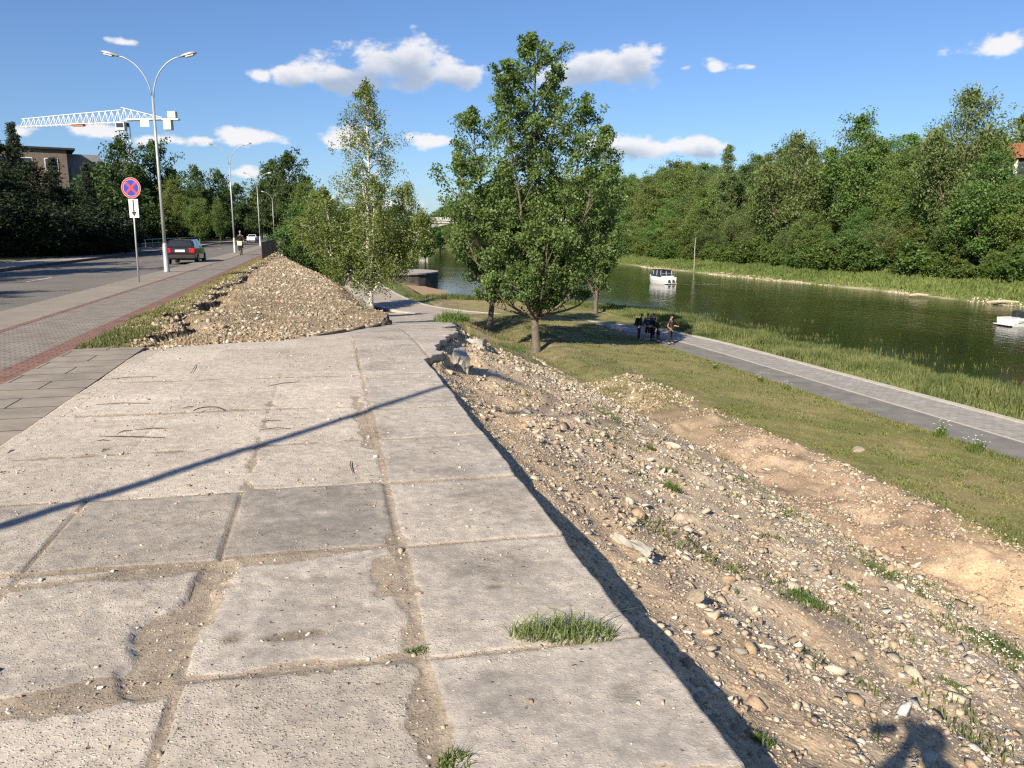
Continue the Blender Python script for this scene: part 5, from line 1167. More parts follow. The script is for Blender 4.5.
no_stopping()

def car(name, loc, rz, label, paint, rear_only=False):
    root = empty(name, loc, rz, label, 'car')     # faces +Y, its rear towards -Y
    L, W = 4.3, .83
    def section(y, pts): return [(x, y, z) for x, z in pts]
    # body up to the belt line
    secs = []
    for y, zb, zt, w in [(-2.12, .42, .72, .74), (-2.10, .33, .95, .80), (-1.9, .28, .98, W), (-.9, .22, .98, W), (.9, .22, .97, W), (1.6, .26, .90, .80), (2.05, .34, .80, .74), (2.14, .42, .66, .66)]:
        secs.append((y, [(-w, zb + .08), (-w * .94, zb), (w * .94, zb), (w, zb + .08), (w * 1.01, (zb + zt) / 2), (w * .97, zt - .05), (w * .90, zt), (-w * .90, zt), (-w * .97, zt - .05), (-w * 1.01, (zb + zt) / 2)]))
    def loft(secs, name, mat, parent, smooth=True, bevel=0):
        K = len(secs[0][1]); vs = [(x, y, z) for y, p in secs for x, z in p]
        fs = [(i * K + k, i * K + (k + 1) % K, (i + 1) * K + (k + 1) % K, (i + 1) * K + k) for i in range(len(secs) - 1) for k in range(K)] + [tuple(range(K)), tuple((len(secs) - 1) * K + k for k in range(K))]
        return MB().add(vs, fs).build(name, mat, parent, smooth, bevel)
    body = loft(secs, 'body', paint, root, False, .02)
    # glasshouse: pillars and roof in paint, panes in glass
    gh = []
    for y, z in [(-2.02, .97), (-1.72, 1.36), (-.3, 1.45), (.35, 1.40), (1.15, .95)]:
        pass
    vs = [(-.76, -2.06, .96), (.76, -2.06, .96), (.60, -1.74, 1.38), (-.60, -1.74, 1.38), (-.62, .28, 1.42), (.62, .28, 1.42), (.76, 1.12, .95), (-.76, 1.12, .95)]
    MB().add(vs, [(0, 1, 2, 3), (3, 2, 5, 4), (4, 5, 6, 7), (0, 3, 4, 7), (1, 6, 5, 2), (0, 7, 6, 1)]).build('roof', paint, root, False, .03)
    def pane(nm, pts, off): 
        c = Vector((0, 0, 0))
        for p in pts: c += Vector(p)
        c /= len(pts); n = (Vector(pts[1]) - Vector(pts[0])).cross(Vector(pts[2]) - Vector(pts[1])).normalized()
        if n.dot(c - Vector((0, 0, 1.0))) < 0: n = -n
        q = [Vector(p) * 1 + n * off for p in pts]; q2 = [Vector(p) - n * .01 for p in pts]; K = len(q)
        MB().add(q + q2, [tuple(range(K)), tuple(range(2 * K - 1, K - 1, -1))] + [(i, (i + 1) % K, (i + 1) % K + K, i + K) for i in range(K)]).build(nm, M['glass'], root)
    pane('rear_window', [(-.64, -2.015, 1.02), (.64, -2.015, 1.02), (.53, -1.80, 1.32), (-.53, -1.80, 1.32)], .012)
    pane('windscreen', [(-.66, .98, 1.03), (.66, .98, 1.03), (.56, .42, 1.36), (-.56, .42, 1.36)], .012)
    for sg in (-1, 1):
        pane('side_window', [(sg * .752, -1.80, 1.03), (sg * .752, -.70, 1.03), (sg * .63, -.70, 1.36), (sg * .63, -1.60, 1.35)], .012)
        pane('side_window', [(sg * .752, -.60, 1.03), (sg * .752, .80, 1.03), (sg * .64, .25, 1.37), (sg * .63, -.60, 1.36)], .012)
        MB().box((sg * .86, .75, 1.0), (.14, .1, .11)).build('wing_mirror', paint, root, bevel=.02)
        MB().box((sg * .64, -2.115, .80), (.30, .06, .26)).build('tail_light', M['redl'], root, bevel=.02)
        for yy in (-1.32, 1.32):
            w = MB().lathe([(.22, -.1), (.30, -.1), (.315, -.06), (.315, .06), (.30, .1), (.22, .1)], 22, (sg * .76, yy, .315), axis='x').build('tyre', M['black'], root)
            MB().lathe([(.21, -.07), (.2, .075), (.06, .09)], 14, (sg * .78, yy, .315), axis='x').build('rim', M['steel'], w)
    MB().box((0, -2.14, .46), (1.6, .14, .2)).build('rear_bumper', M['black'] if not rear_only else paint, root, bevel=.03)
    MB().box((0, -2.12, .78), (.52, .03, .13)).build('number_plate', M['signw'], root, bevel=.004)
    MB().box((0, 2.14, .46), (1.5, .14, .2)).build('front_bumper', paint, root, bevel=.03)
    for sg in (-1, 1): MB().box((sg * .55, 2.11, .68), (.34, .08, .14)).build('headlight', M['glassl'], root, bevel=.02)
    return root
cpos = aty(187, 260, 47.5); car('parked_car', (cpos[0], cpos[1], -.12), R_(13), 'dark maroon hatchback seen from behind, driving away past the nearest street lamp', M['carp'])
wpos = aty(252.5, 238, 150); car('distant_car', (wpos[0], wpos[1], -.12), R_(190), 'small white car far down the road coming this way', M['white'], True)
wpos = aty(200, 238, 140)

# ------------------------------------------------------------------ people
def skin_mesh(name, J, E, Rr, mat, parent=None, sub=1, root=0):
    me = D.meshes.new(name); me.from_pydata([tuple(p) for p in J], E, []); ob = D.objects.new(name, me); COL.objects.link(ob)
    md = ob.modifiers.new('skin', 'SKIN'); md.use_smooth_shade = True
    for i, r in enumerate(Rr):
        sv = me.skin_vertices[0].data[i]; sv.radius = (r, r) if not isinstance(r, tuple) else r; sv.use_root = (i == root)
    ms = ob.modifiers.new('sub', 'SUBSURF'); ms.levels = sub; ms.render_levels = sub
    bpy.context.view_layer.update(); dg = bpy.context.evaluated_depsgraph_get()
    m2 = D.meshes.new_from_object(ob.evaluated_get(dg)); D.objects.remove(ob); D.meshes.remove(me)
    m2.materials.clear(); return link(name, m2, mat, parent)
def person(loc, rz, label, top, bottom, hairm=None, hand_l=(-.24, -.02, .86), hand_r=(.24, -.02, .86), elbow_l=(-.27, .04, 1.12), elbow_r=(.27, .04, 1.12), lean=0.0, shorts=False, knee=0.0, sc=1.0, bare=True, head_tilt=0.0, feet=None, seat=0.0):
    root = empty('person', loc, rz, label, 'person'); root.scale = (sc,) * 3      # faces -Y
    def ln(p):                                     # lean the upper body forward about the hips
        x, y, z = p
        if z > .95:
            h = z - .95; return (x, y * math.cos(lean) - h * math.sin(lean), .95 + h * math.cos(lean) + y * math.sin(lean) * 0)
        return p
    kn = knee; drop = kn * .25
    J = [(0, 0, .95), (0, 0, 1.12), (0, 0, 1.33), (0, .01, 1.47), (0, -.01 - head_tilt * .05, 1.55), (0, -.03 - head_tilt * .1, 1.65), (0, -.01 - head_tilt * .1, 1.72)]
    J = [ln(p) for p in J]; Rr = [(.155, .11), (.135, .10), (.165, .11), .055, .062, .088, .06]
    E = [(0, 1), (1, 2), (2, 3), (3, 4), (4, 5), (5, 6)]
    nose = len(J); J.append(tuple(np.array(J[5]) + np.array((0, -.105, -.01)))); Rr.append(.014); E.append((5, nose))
    arms = {}
    for sg, el, ha in ((-1, elbow_l, hand_l), (1, elbow_r, hand_r)):
        sh = len(J); J += [ln((sg * .175, 0, 1.42)), ln(el), ln(ha)]; Rr += [.058, .043, .028]; E += [(2, sh), (sh, sh + 1), (sh + 1, sh + 2)]
        e = np.array(J[sh + 1]); w = np.array(J[sh + 2]); d = (w - e) / (np.linalg.norm(w - e) + 1e-9); side = np.cross(d, [0, 1, 0]); side /= np.linalg.norm(side) + 1e-9
        palm = len(J); J.append(tuple(w + d * .07)); Rr.append((.038, .018)); E.append((sh + 2, palm)); arms[sg] = (sh, sh + 1, sh + 2)
        for k, (o, L) in enumerate(((-.03, .06), (-.01, .075), (.01, .07), (.03, .055))):
            a = len(J); p0 = w + d * .09 + side * o * .9; J += [tuple(p0 + d * L * .5), tuple(p0 + d * L + np.array([0, -.015, 0]))]; Rr += [.009, .007]; E += [(palm, a), (a, a + 1)]
        a = len(J); J += [tuple(w + d * .05 - side * .045 * sg), tuple(w + d * .08 - side * .055 * sg)]; Rr += [.011, .008]; E += [(sh + 2, a), (a, a + 1)]
    legs = {}
    for sg in (-1, 1):
        hp = len(J); f = (feet or {}).get(sg, (0, 0)); ff = np.array([f[0], f[1], 0])
        J += [(sg * .095, 0, .88), tuple(np.array((sg * .10, -.02 - kn, .50)) + ff * .5), tuple(np.array((sg * .105, .02, .10)) + ff), tuple(np.array((sg * .115, -.12, .04)) + ff)]
        Rr += [.088, .058, .042, (.045, .03)]; E += [(0, hp), (hp, hp + 1), (hp + 1, hp + 2), (hp + 2, hp + 3)]; legs[sg] = hp
    body = skin_mesh('body', J, E, Rr, M['skin'], root)
    # shirt
    JT = [J[0], J[1], J[2], tuple(np.array(J[3]) - np.array((0, 0, .035)))]; RT = [(.18, .14), (.175, .14), (.205, .155), .075]; ET = [(0, 1), (1, 2), (2, 3)]
    for sg in (-1, 1):
        sh, e, w = arms[sg]; a = len(JT); mid = tuple(np.array(J[sh]) * .35 + np.array(J[e]) * .65)
        JT += [J[sh], mid]; RT += [.074, .062]; ET += [(2, a), (a, a + 1)]
        if not bare: JT += [J[e], tuple(np.array(J[w]) * .9 + np.array(J[e]) * .1)]; RT += [.058, .042]; ET += [(a + 1, a + 2), (a + 2, a + 3)]
    skin_mesh('shirt', JT, ET, RT, top, root)
    JB = [tuple(np.array(J[0]) + np.array((0, 0, .03))), J[0]]; RB = [(.165, .12), (.165, .125)]; EB = [(0, 1)]
    for sg in (-1, 1):
        hp = legs[sg]; a = len(JB); JB += [J[hp], J[hp + 1]]; RB += [.108, .078]; EB += [(1, a), (a, a + 1)]
        if not shorts: JB += [tuple(np.array(J[hp + 2]) + np.array((0, 0, .03)))]; RB += [.062]; EB += [(a + 1, a + 2)]
    skin_mesh('shorts' if shorts else 'trousers', JB, EB, RB, bottom, root, root=1)
    hd = np.array(J[5]); up = np.array(J[6]) - hd
    skin_mesh('hair', [tuple(hd + np.array((0, .045, -.03))), tuple(hd + np.array((0, .03, .05))), tuple(hd + np.array((0, -.02, .085)))], [(0, 1), (1, 2)], [.075, .092, .07], hairm or M['hair'], root)
    for sg in (-1, 1):
        MB().lathe([(.002, -.008), (.009, -.004), (.009, .004), (.002, .008)], 8, tuple(hd + np.array((sg * .033, -.083, .012))), axis='y').build('eye', M['dsteel'], root)
        skin_mesh('shoe', [tuple(np.array(J[legs[sg] + 2]) + np.array((0, .03, -.05))), tuple(np.array(J[legs[sg] + 3]) + np.array((0, 0, 0))), tuple(np.array(J[legs[sg] + 3]) + np.array((0, -.06, -.005)))], [(0, 1), (1, 2)], [.05, .052, .035], M['black'], root)
    return root
def group_people():
    # on the shaded riverside path
    def at_path(px, n_): 
        k = (px - 512) / FPX; best = None
        for s in np.linspace(30, 70, 400):
            x, y = sn2xy(s, n_)
            v = x / y - k / .99
            if best is None or abs(v) < best[0]: best = (abs(v), x, y)
        return best[1], best[2]
    zp = -4.935
    def pos(px, py): return at(px, py, zp)
    p = pos(670, 344.5); person((p[0], p[1], zp), R_(60), 'person in plum shirt and black trousers standing apart at the right, bare arms out', M['mcloth'], M['dcloth'], shorts=False,
        hand_l=(-.30, -.12, .95), elbow_l=(-.36, .08, 1.12), hand_r=(.36, -.22, 1.10), elbow_r=(.34, .06, 1.13), feet={-1: (-.04, .05), 1: (.05, -.08)})
    p = pos(647.5, 341.5); person((p[0], p[1], zp), R_(-30), 'person in navy jacket and dark shorts standing second from the left of the group', M['ncloth'], M['dcloth'], shorts=True, bare=False, hand_l=(-.2, -.25, 1.0), hand_r=(.22, -.2, .95), head_tilt=.5)
    p = pos(653, 341.5); person((p[0], p[1] + .3, zp), R_(120), 'person in black clothes standing in the middle of the group', M['dcloth'], M['dcloth'], bare=False, sc=.97, head_tilt=.6)
    q = pos(638.5, 341.5); bp = person((q[0], q[1], zp), R_(75), 'person in black bent slightly forward with a bulky black backpack, leftmost of the group', M['dcloth'], M['dcloth'], bare=False, lean=.22, hand_l=(-.15, -.28, 1.05), hand_r=(.15, -.28, 1.05))
    b = MB().box((0, 0, 0), (.34, .26, .5), taper=.8).build('backpack', M['dcloth'], None, bevel=.06); dv = Matrix.Rotation(R_(75), 3, 'Z') @ Vector((0, .13, 0))
    b.location = (q[0] + dv.x, q[1] + dv.y, zp + 1.22); b.rotation_euler = (.2, 0, R_(75)); tag(b, 'bulky black backpack worn by the leftmost person of the group', 'backpack')
    p = pos(657.5, 342); person((p[0], p[1] - .2, zp), R_(-70), 'short person in dark clothes leaning forward with arms stretched out, fourth from the left', M['dcloth'], M['dcloth'], bare=False, sc=.88, lean=.35, hand_l=(-.12, -.5, 1.18), hand_r=(.12, -.5, 1.18), elbow_l=(-.2, -.22, 1.2), elbow_r=(.2, -.22, 1.2), head_tilt=.5)
group_people()

def photographer():
    # stands behind the lens; only the shadow reaches the picture
    root = person((.08, -.40, .01), R_(180), 'person holding up a phone, whose shadow falls on the near slope', M['ncloth'], M['dcloth'], bare=False, sc=1.10,
           hand_l=(-.10, -.24, 1.48), hand_r=(.0, -.24, 1.49), elbow_l=(-.22, -.16, 1.32), elbow_r=(.22, -.16, 1.32))
    o = MB().box((0, -.045, 1.69), (.15, .009, .075)).build('phone', M['dsteel'], None, bevel=.003); tag(o, 'phone held up in both hands of the person casting the shadow', 'phone')
photographer()

def bicycle():
    c = aty(241.5, 256, 60.5); rz = R_(12)
    root = empty('bicycle', (c[0], c[1], 0), rz, 'bicycle with pale yellow front bag ridden along the footway beside the second street lamp', 'bicycle')   # faces -Y
    def ring(y, nm):
        w = MB(); K = 24; pts = [(0, y + .33 * math.cos(2 * math.pi * k / K), .345 + .33 * math.sin(2 * math.pi * k / K)) for k in range(K + 1)]
        ty = w.tube(pts, .022, 6, caps=False).build('tyre', M['black'], root, True)
        sp = MB()
        for k in range(12): a = 2 * math.pi * k / 12; sp.tube([(0, y, .345), (0, y + .31 * math.cos(a), .345 + .31 * math.sin(a))], .003, 4)
        sp.lathe([(.03, -.04), (.03, .04)], 8, (0, y, .345), axis='x'); sp.build('spokes', M['steel'], ty)
    ring(-.52, 'front'); ring(.52, 'rear')
    f = MB(); f.tube([(0, -.52, .345), (0, -.40, .85), (0, -.37, .98)], .018, 8); f.tube([(0, -.39, .85), (0, .0, .32)], .02, 8); f.tube([(0, -.38, .90), (0, .16, .80)], .02, 8); f.tube([(0, .0, .32), (0, .2, .92)], .018, 8)
    f.tube([(0, .52, .345), (0, .0, .32)], .013, 6); f.tube([(0, .52, .345), (0, .16, .8)], .012, 6); f.build('frame', M['dsteel'], root, True)
    MB().tube([(-.28, -.30, 1.04), (-.1, -.37, 1.02), (.1, -.37, 1.02), (.28, -.30, 1.04)], .014, 6).build('handlebar', M['dsteel'], root, True)
    MB().box((0, .22, .95), (.15, .26, .06), taper=.8).build('saddle', M['black'], root, bevel=.02)
    MB().tube([(-.12, .0, .20), (-.04, 0, .32), (.04, 0, .32), (.12, 0, .44)], .012, 6).build('pedals', M['dsteel'], root)
    MB().box((0, -.56, .88), (.34, .2, .34), taper=1.1).build('front_bag', M['yellow'], root, bevel=.05)
    # rider
    J0 = empty('person', (c[0], c[1], 0), rz, 'person in dark clothes and grey helmet riding the bicycle on the footway', 'person')
    J = [(0, .2, 1.0), (0, .14, 1.2), (0, .05, 1.4), (0, .0, 1.52), (0, -.03, 1.6), (0, -.05, 1.68), (0, -.03, 1.74), (0, -.15, 1.67)]; Rr = [.14, .125, .15, .055, .06, .088, .06, .014]; E = [(0, 1), (1, 2), (2, 3), (3, 4), (4, 5), (5, 6), (5, 7)]
    A = {}; Lg = {}
    for sg in (-1, 1):
        a = len(J); J += [(sg * .175, .03, 1.42), (sg * .27, -.12, 1.22), (sg * .25, -.28, 1.08)]; Rr += [.055, .042, .028]; E += [(2, a), (a, a + 1), (a + 1, a + 2)]; A[sg] = a
        p = len(J); J.append((sg * .25, -.33, 1.05)); Rr.append(.03); E.append((a + 2, p))
        for k in range(4): q = len(J); J += [(sg * (.21 + .02 * k), -.37, 1.055), (sg * (.21 + .02 * k), -.375, 1.02)]; Rr += [.009, .008]; E += [(p, q), (q, q + 1)]
        q = len(J); J.append((sg * .205, -.31, 1.03)); Rr.append(.010); E.append((p, q))
    for sg, kz, az, ay in ((-1, .62, .22, .02), (1, .80, .44, .02)):
        a = len(J); J += [(sg * .09, .2, .95), (sg * .13, -.18, kz + .05), (sg * .12, .03, az + .07), (sg * .12, -.10, az + .02)]; Rr += [.085, .058, .042, .038]; E += [(0, a), (a, a + 1), (a + 1, a + 2), (a + 2, a + 3)]; Lg[sg] = a
    skin_mesh('body', J, E, Rr, M['skin'], J0)
    JT = [J[0], J[1], J[2], (0, 0, 1.49)]; RT = [.155, .145, .17, .07]; ET = [(0, 1), (1, 2), (2, 3)]
    for sg in (-1, 1): a = len(JT); q = A[sg]; JT += [J[q], J[q + 1], J[q + 2]]; RT += [.07, .056, .04]; ET += [(2, a), (a, a + 1), (a + 1, a + 2)]
    skin_mesh('jacket', JT, ET, RT, M['dcloth'], J0)
    JB = [(0, .2, 1.03), J[0]]; RB = [.15, .155]; EB = [(0, 1)]
    for sg in (-1, 1): a = len(JB); q = Lg[sg]; JB += [J[q], J[q + 1], J[q + 2]]; RB += [.10, .075, .058]; EB += [(1, a), (a, a + 1), (a + 1, a + 2)]
    skin_mesh('trousers', JB, EB, RB, M['dcloth'], J0, root=1)
    skin_mesh('helmet', [(0, .03, 1.70), (0, -.03, 1.77), (0, -.09, 1.755)], [(0, 1), (1, 2)], [.09, .10, .075], M['grey'], J0)
bicycle()

# ------------------------------------------------------------------ boats
def hull(name, L, B, Hh, parent, mat, sheer=.2, n=12, transom=.85):
    secs = []
    for i in range(n):
        t = i / (n - 1); y = -L / 2 + L * t; w = B / 2 * (transom + (1 - transom) * math.sin(min(1, t * 2) * math.pi / 2)) * (1 - max(0, (t - .45) / .55) ** 2.2 * .97)
        top = Hh + sheer * t * t; bot = -.25 + .35 * max(0, t - .7) * 2
        secs.append([(-w, y, top), (-w * .96, y, top * .5), (-w * .8, y, bot + .18), (0, y, bot), (w * .8, y, bot + .18), (w * .96, y, top * .5), (w, y, top)])
    vs = [p for s in secs for p in s]; K = 7
    fs = [(i * K + k, i * K + k + 1, (i + 1) * K + k + 1, (i + 1) * K + k) for i in range(n - 1) for k in range(K - 1)] + [(i * K, (i + 1) * K, (i + 1) * K + 6, i * K + 6) for i in range(n - 1)] + [tuple(range(K)), tuple((n - 1) * K + k for k in range(K))]
    return MB().add(vs, fs).build(name, mat, parent, False, 0)
def cabin_boat():
    p = at(660, 283, -5.6); root = empty('cabin_boat', (p[0], p[1], -5.6), R_(22), 'white cabin cruiser with dark canopy seen from behind on the river', 'boat'); root.scale = (.82, .82, 1.0)   # bow to +Y
    h = hull('hull', 6.6, 2.9, .95, root, M['white'])
    # cabin walls lean in, then the roof
    vs = []
    for y, w, z in ((-2.0, 1.25, .95), (1.6, 1.05, 1.05), (.9, .85, 1.85), (-1.8, 1.05, 1.85)): vs += [(-w, y, z), (w, y, z)]
    MB().add(vs, [(0, 1, 3, 2), (2, 3, 5, 4), (4, 5, 7, 6), (6, 7, 1, 0), (0, 2, 4, 6), (1, 7, 5, 3)]).build('cabin', M['glass'], root)
    MB().box((0, -.4, 1.94), (2.15, 3.3, .10), taper=.92).build('canopy', M['dcloth'], root, bevel=.04)
    fr = MB()
    for x, y in ((-1.16, -1.95), (0, -1.95), (1.16, -1.95), (-1.12, -.6), (1.12, -.6), (-1.02, .7), (1.02, .7)): fr.tube([(x, y, .9), (x * .92, y * .95, 1.92)], .035, 6)
    fr.build('frame', M['white'], root)
    MB().box((0, -2.4, .9), (2.5, .25, .45)).build('stern_seat', M['white'], root, bevel=.08)
    MB().box((0, -3.45, .12), (2.3, .45, .08)).build('swim_platform', M['white'], root, bevel=.02)
    for sx in (-.35, .5):
        e = MB().box((sx, -3.5, .38), (.34, .4, .46), taper=.75).build('outboard_engine', M['dsteel'], root, bevel=.06)
    MB().tube([(-1.3, -2.6, 1.15), (-1.3, -2.6, 1.5), (1.3, -2.6, 1.5), (1.3, -2.6, 1.15)], .025, 6).build('stern_rail', M['steel'], root)
    # wake
    wk = MB(); r = random.Random(3)
    for k in range(26):
        a = r.uniform(.5, 6.5); x = r.gauss(0, .2 + a * .05); wk.add([(p[0] + 1.3 + a + x, p[1] - 3.2 + x, -5.585), (p[0] + 1.3 + a + x + .5, p[1] - 3.1 + x, -5.585), (p[0] + 1.3 + a + x + .45, p[1] - 2.98 + x, -5.585), (p[0] + 1.3 + a + x, p[1] - 3.06 + x, -5.585)], [(0, 1, 2, 3)])
    tag(wk.build('wake_foam', M['wake']), kind='stuff')
cabin_boat()
def speed_boat():
    p = at(1026, 325, -5.6); x, y = p[0] + 1.4, p[1]
    root = empty('speedboat', (x, y, -5.6), R_(-82), 'low white speedboat at the right edge, seen from its side', 'boat')
    hull('hull', 6.8, 2.3, .62, root, M['white'], .25)
    MB().box((0, 1.2, .74), (1.9, 2.2, .18), taper=.85).build('deck', M['offwhite'], root, bevel=.05)
    MB().box((0, -3.55, .12), (1.7, .5, .07)).build('swim_platform', M['white'], root, bevel=.02)
    for sx in (-.45, .45): MB().box((sx, -2.1, .86), (.6, .5, .55), taper=.85).build('seat', M['dsteel'], root, bevel=.08)
    vs = [(-.9, .7, .8), (.9, .7, .8), (.7, .2, 1.25), (-.7, .2, 1.25), (-.9, .66, .8), (.9, .66, .8), (.7, .16, 1.25), (-.7, .16, 1.25)]
    MB().add(vs, [(0, 1, 2, 3), (7, 6, 5, 4), (0, 4, 5, 1), (1, 5, 6, 2), (2, 6, 7, 3), (3, 7, 4, 0)]).build('windscreen', M['glass'], root)
    MB().tube([(1.17, -3.2, .45), (1.12, 0, .5), (.6, 2.6, .62)], .03, 6).build('rub_rail', M['steel'], root)
    rr = R_(-82); d = Matrix.Rotation(rr, 3, 'Z') @ Vector((-.45, -1.15, 0))
    person((x + d.x, y + d.y, -5.6 + .2), rr + R_(180), 'person in dark clothes in the white speedboat', M['dcloth'], M['dcloth'], bare=False, sc=.8)
speed_boat()

# ------------------------------------------------------------------ quay, bridge, walls, railings, buildings, crane
def quay():
    root = empty('quay', (0, 0, 0), 0, 'rounded stone quay jutting into the river behind the birch', 'quay')
    s0, n0 = 120, 9.0; outer = []
    for t in np.linspace(-math.pi / 2, math.pi / 2, 18): outer.append((s0 + 8 * math.sin(t), n0 + 8.0 * math.cos(t) + 1.2))
    pts = [(s0 - 9, n0 - 1)] + outer + [(s0 + 9, n0 - 1)]
    xy = [sn2xy(a, b) for a, b in pts]; K = len(xy); zt = -4.25
    wall = MB().add([(x, y, -7) for x, y in xy] + [(x, y, zt) for x, y in xy], [(i, (i + 1) % K, (i + 1) % K + K, i + K) for i in range(K)] + [tuple(range(K))])
    wall.build('wall', pmat('dark_quay_stone', (.075, .065, .055), (.13, .11, .095), 1.2, .9, 0, .5, 6), root)
    cx, cy_ = np.mean([p[0] for p in xy]), np.mean([p[1] for p in xy])
    big = [(cx + (x - cx) * 1.03, cy_ + (y - cy_) * 1.03) for x, y in xy]
    MB().add([(x, y, zt + .005) for x, y in big] + [(x, y, zt + .22) for x, y in big], [(i, (i + 1) % K, (i + 1) % K + K, i + K) for i in range(K)] + [tuple(range(K)), tuple(range(K, 2 * K))]).build('coping', M['conc'], root)
    # small sandy beach before the quay
    N = 40; s = np.linspace(88, 106, N); vs = []; 
    for a in s:
        for o, z in ((-1.5, -5.2), (1.2, -5.42), (3.2 - abs(a - 99) * .18, -5.61)): x, y = sn2xy(a, 13.2 + o); vs.append((x, y, z))
    fs = [(i * 3 + k, i * 3 + k + 1, (i + 1) * 3 + k + 1, (i + 1) * 3 + k) for i in range(N - 1) for k in range(2)]
    tag(MB().add(vs, fs).build('beach_ground', surf_mat('beach_sand', (.36, .25, .15), .15)), kind='structure')
quay()
def bridge():
    root = empty('bridge', (0, 0, 0), 0, 'pale concrete road bridge across the river far upriver', 'bridge')
    def box(s0, s1, n0, n1, z0, z1, mb):
        vs = []
        for z in (z0, z1):
            for s, n in ((s0, n0), (s1, n0), (s1, n1), (s0, n1)): x, y = sn2xy(s, n); vs.append((x, y, z))
        mb.add(vs, [(3, 2, 1, 0), (4, 5, 6, 7), (0, 1, 5, 4), (1, 2, 6, 5), (2, 3, 7, 6), (3, 0, 4, 7)]); return mb
    S = 262
    box(S, S + 12, -40, 110, 4.6, 5.6, MB()).build('deck', M['conc2'], root)
    box(S - .3, S + .0, -40, 110, 5.4, 6.6, MB()).build('parapet', M['conc2'], root)
    for n in (-8, 14, 36, 58, 80):
        box(S + 2, S + 10, n - 1, n + 1, -8, 4.6, MB()).build('pier', M['conc2'], root)
    # haunches give the shallow arches
    nn = np.linspace(-8, 80, 45); mb = MB(); vs = []
    for n in nn:
        t = ((n + 8) % 22) / 22; d = 2.6 * (2 * abs(t - .5)) ** 2
        for s, z in ((S + .4, 4.62), (S + .4, 4.5 - d), (S + 11.5, 4.5 - d), (S + 11.5, 4.62)): x, y = sn2xy(s, n); vs.append((x, y, z))
    fs = [(i * 4 + k, i * 4 + (k + 1) % 4, (i + 1) * 4 + (k + 1) % 4, (i + 1) * 4 + k) for i in range(len(nn) - 1) for k in range(4)]
    mb.add(vs, fs).build('girder', M['conc2'], root)
bridge()
def walls():
    # low concrete wall between ramp foot and the bank below the footway
    mb = MB(); pts = [(40, 2.6), (48, 2.4), (56, 2.2), (66, 2.3), (80, 2.6)]
    for (a, b), (c, d) in zip(pts[:-1], pts[1:]):
        x0, y0 = sn2xy(a, b); x1, y1 = sn2xy(c, d); v = Vector((x1 - x0, y1 - y0, 0)); za = float(zr((a + c) / 2))
        mb.box(((x0 + x1) / 2, (y0 + y1) / 2, za + .3), (v.length, .3, 1.9), M=Matrix.Rotation(math.atan2(v.y, v.x), 3, 'Z'))
    tag(mb.build('retaining_wall', M['conc']), 'grey concrete retaining wall beside the lower path behind the mound', 'wall')
    # dark railing at the end of the mound
    root = empty('railing', (*sn2xy(50, -2.9), 0), 0, 'dark metal railing where the footway passes the bushes', 'railing')
    ox, oy = sn2xy(50, -2.9)
    def pp(s, n, z): x, y = sn2xy(s, n); return (x - ox, y - oy, z)
    for i in range(12):
        MB().tube([pp(50 + i * 2.0, -2.95, -.3), pp(50 + i * 2.0, -2.95, 1.1)], .03, 6).build('post', M['dsteel'], root)
    MB().tube([pp(50, -2.95, 1.1), pp(72, -2.95, 1.1)], .03, 6).build('top_rail', M['dsteel'], root)
    mb = MB()
    for i in range(146): mb.tube([pp(50.1 + i * .15, -2.95, .1), pp(50.1 + i * .15, -2.95, 1.1)], .01, 4, caps=False)
    mb.build('bars', M['dsteel'], root)
    # pale guard rail on the far verge
    ox, oy = sn2xy(75, -17.8); root = empty('guard_rail', (ox, oy, 0), 0, 'pale metal guard rail on the verge across the road behind the maroon car', 'guard rail')
    for i in range(16): MB().tube([pp(75 + i * 4, -17.8, 0), pp(75 + i * 4, -17.8, .95)], .04, 6).build('post', M['steel'], root)
    for z in (.92, .5): MB().tube([pp(75, -17.8, z), pp(135, -17.8, z)], .045, 6).build('rail', M['steel'], root)
walls()
def building():
    c = aty(66, 150, 105); zt = c[2]; root = empty('brick_building', (c[0], c[1], 0), R_(32), 'flat-roofed brown and grey building above the dark trees at the left', 'building')
    Wd, Dp = 12, 11; z0 = .5
    MB().box((-Wd / 2, Dp / 2, (zt + z0) / 2), (Wd, Dp, zt - z0)).build('wall', M['brickw'], root)
    MB().box((2.0, Dp / 2 + 1, (zt + z0) / 2 - .15), (4.0, Dp - 2, zt - z0 - .3)).build('grey_wing', M['grey'], root)
    MB().box((-Wd / 2 + .3, Dp / 2, zt + .12), (Wd + 1.4, Dp + .8, .24)).build('roof', M['dsteel'], root)
    nst = 4
    for k in range(nst):
        z = zt - 1.9 - k * 3
        for x in (-10.2, -7.4, -4.6, -1.8):
            f = MB().box((x, -.03, z), (1.5, .12, 1.6)).build('window', M['white'], root); MB().box((x, -.10, z), (1.3, .04, 1.4)).build('pane', M['glass'], f)
    for y in (2.2, 4.4, 6.6, 8.8):
        f = MB().box((4.03, y, (zt + z0) / 2 - .4), (.12, .55, zt - z0 - 2.4)).build('window', M['white'], root)
        MB().box((4.03, y + 1.0, (zt + z0) / 2 - .6), (.08, 1.0, zt - z0 - 2.4)).build('pane', M['glass'], f)
    for x in (.7, 2.4, 3.3): MB().box((x, 1.96, (zt + z0) / 2 - .6), (.5, .12, zt - z0 - 2.6)).build('window', M['glass'], root)
building()
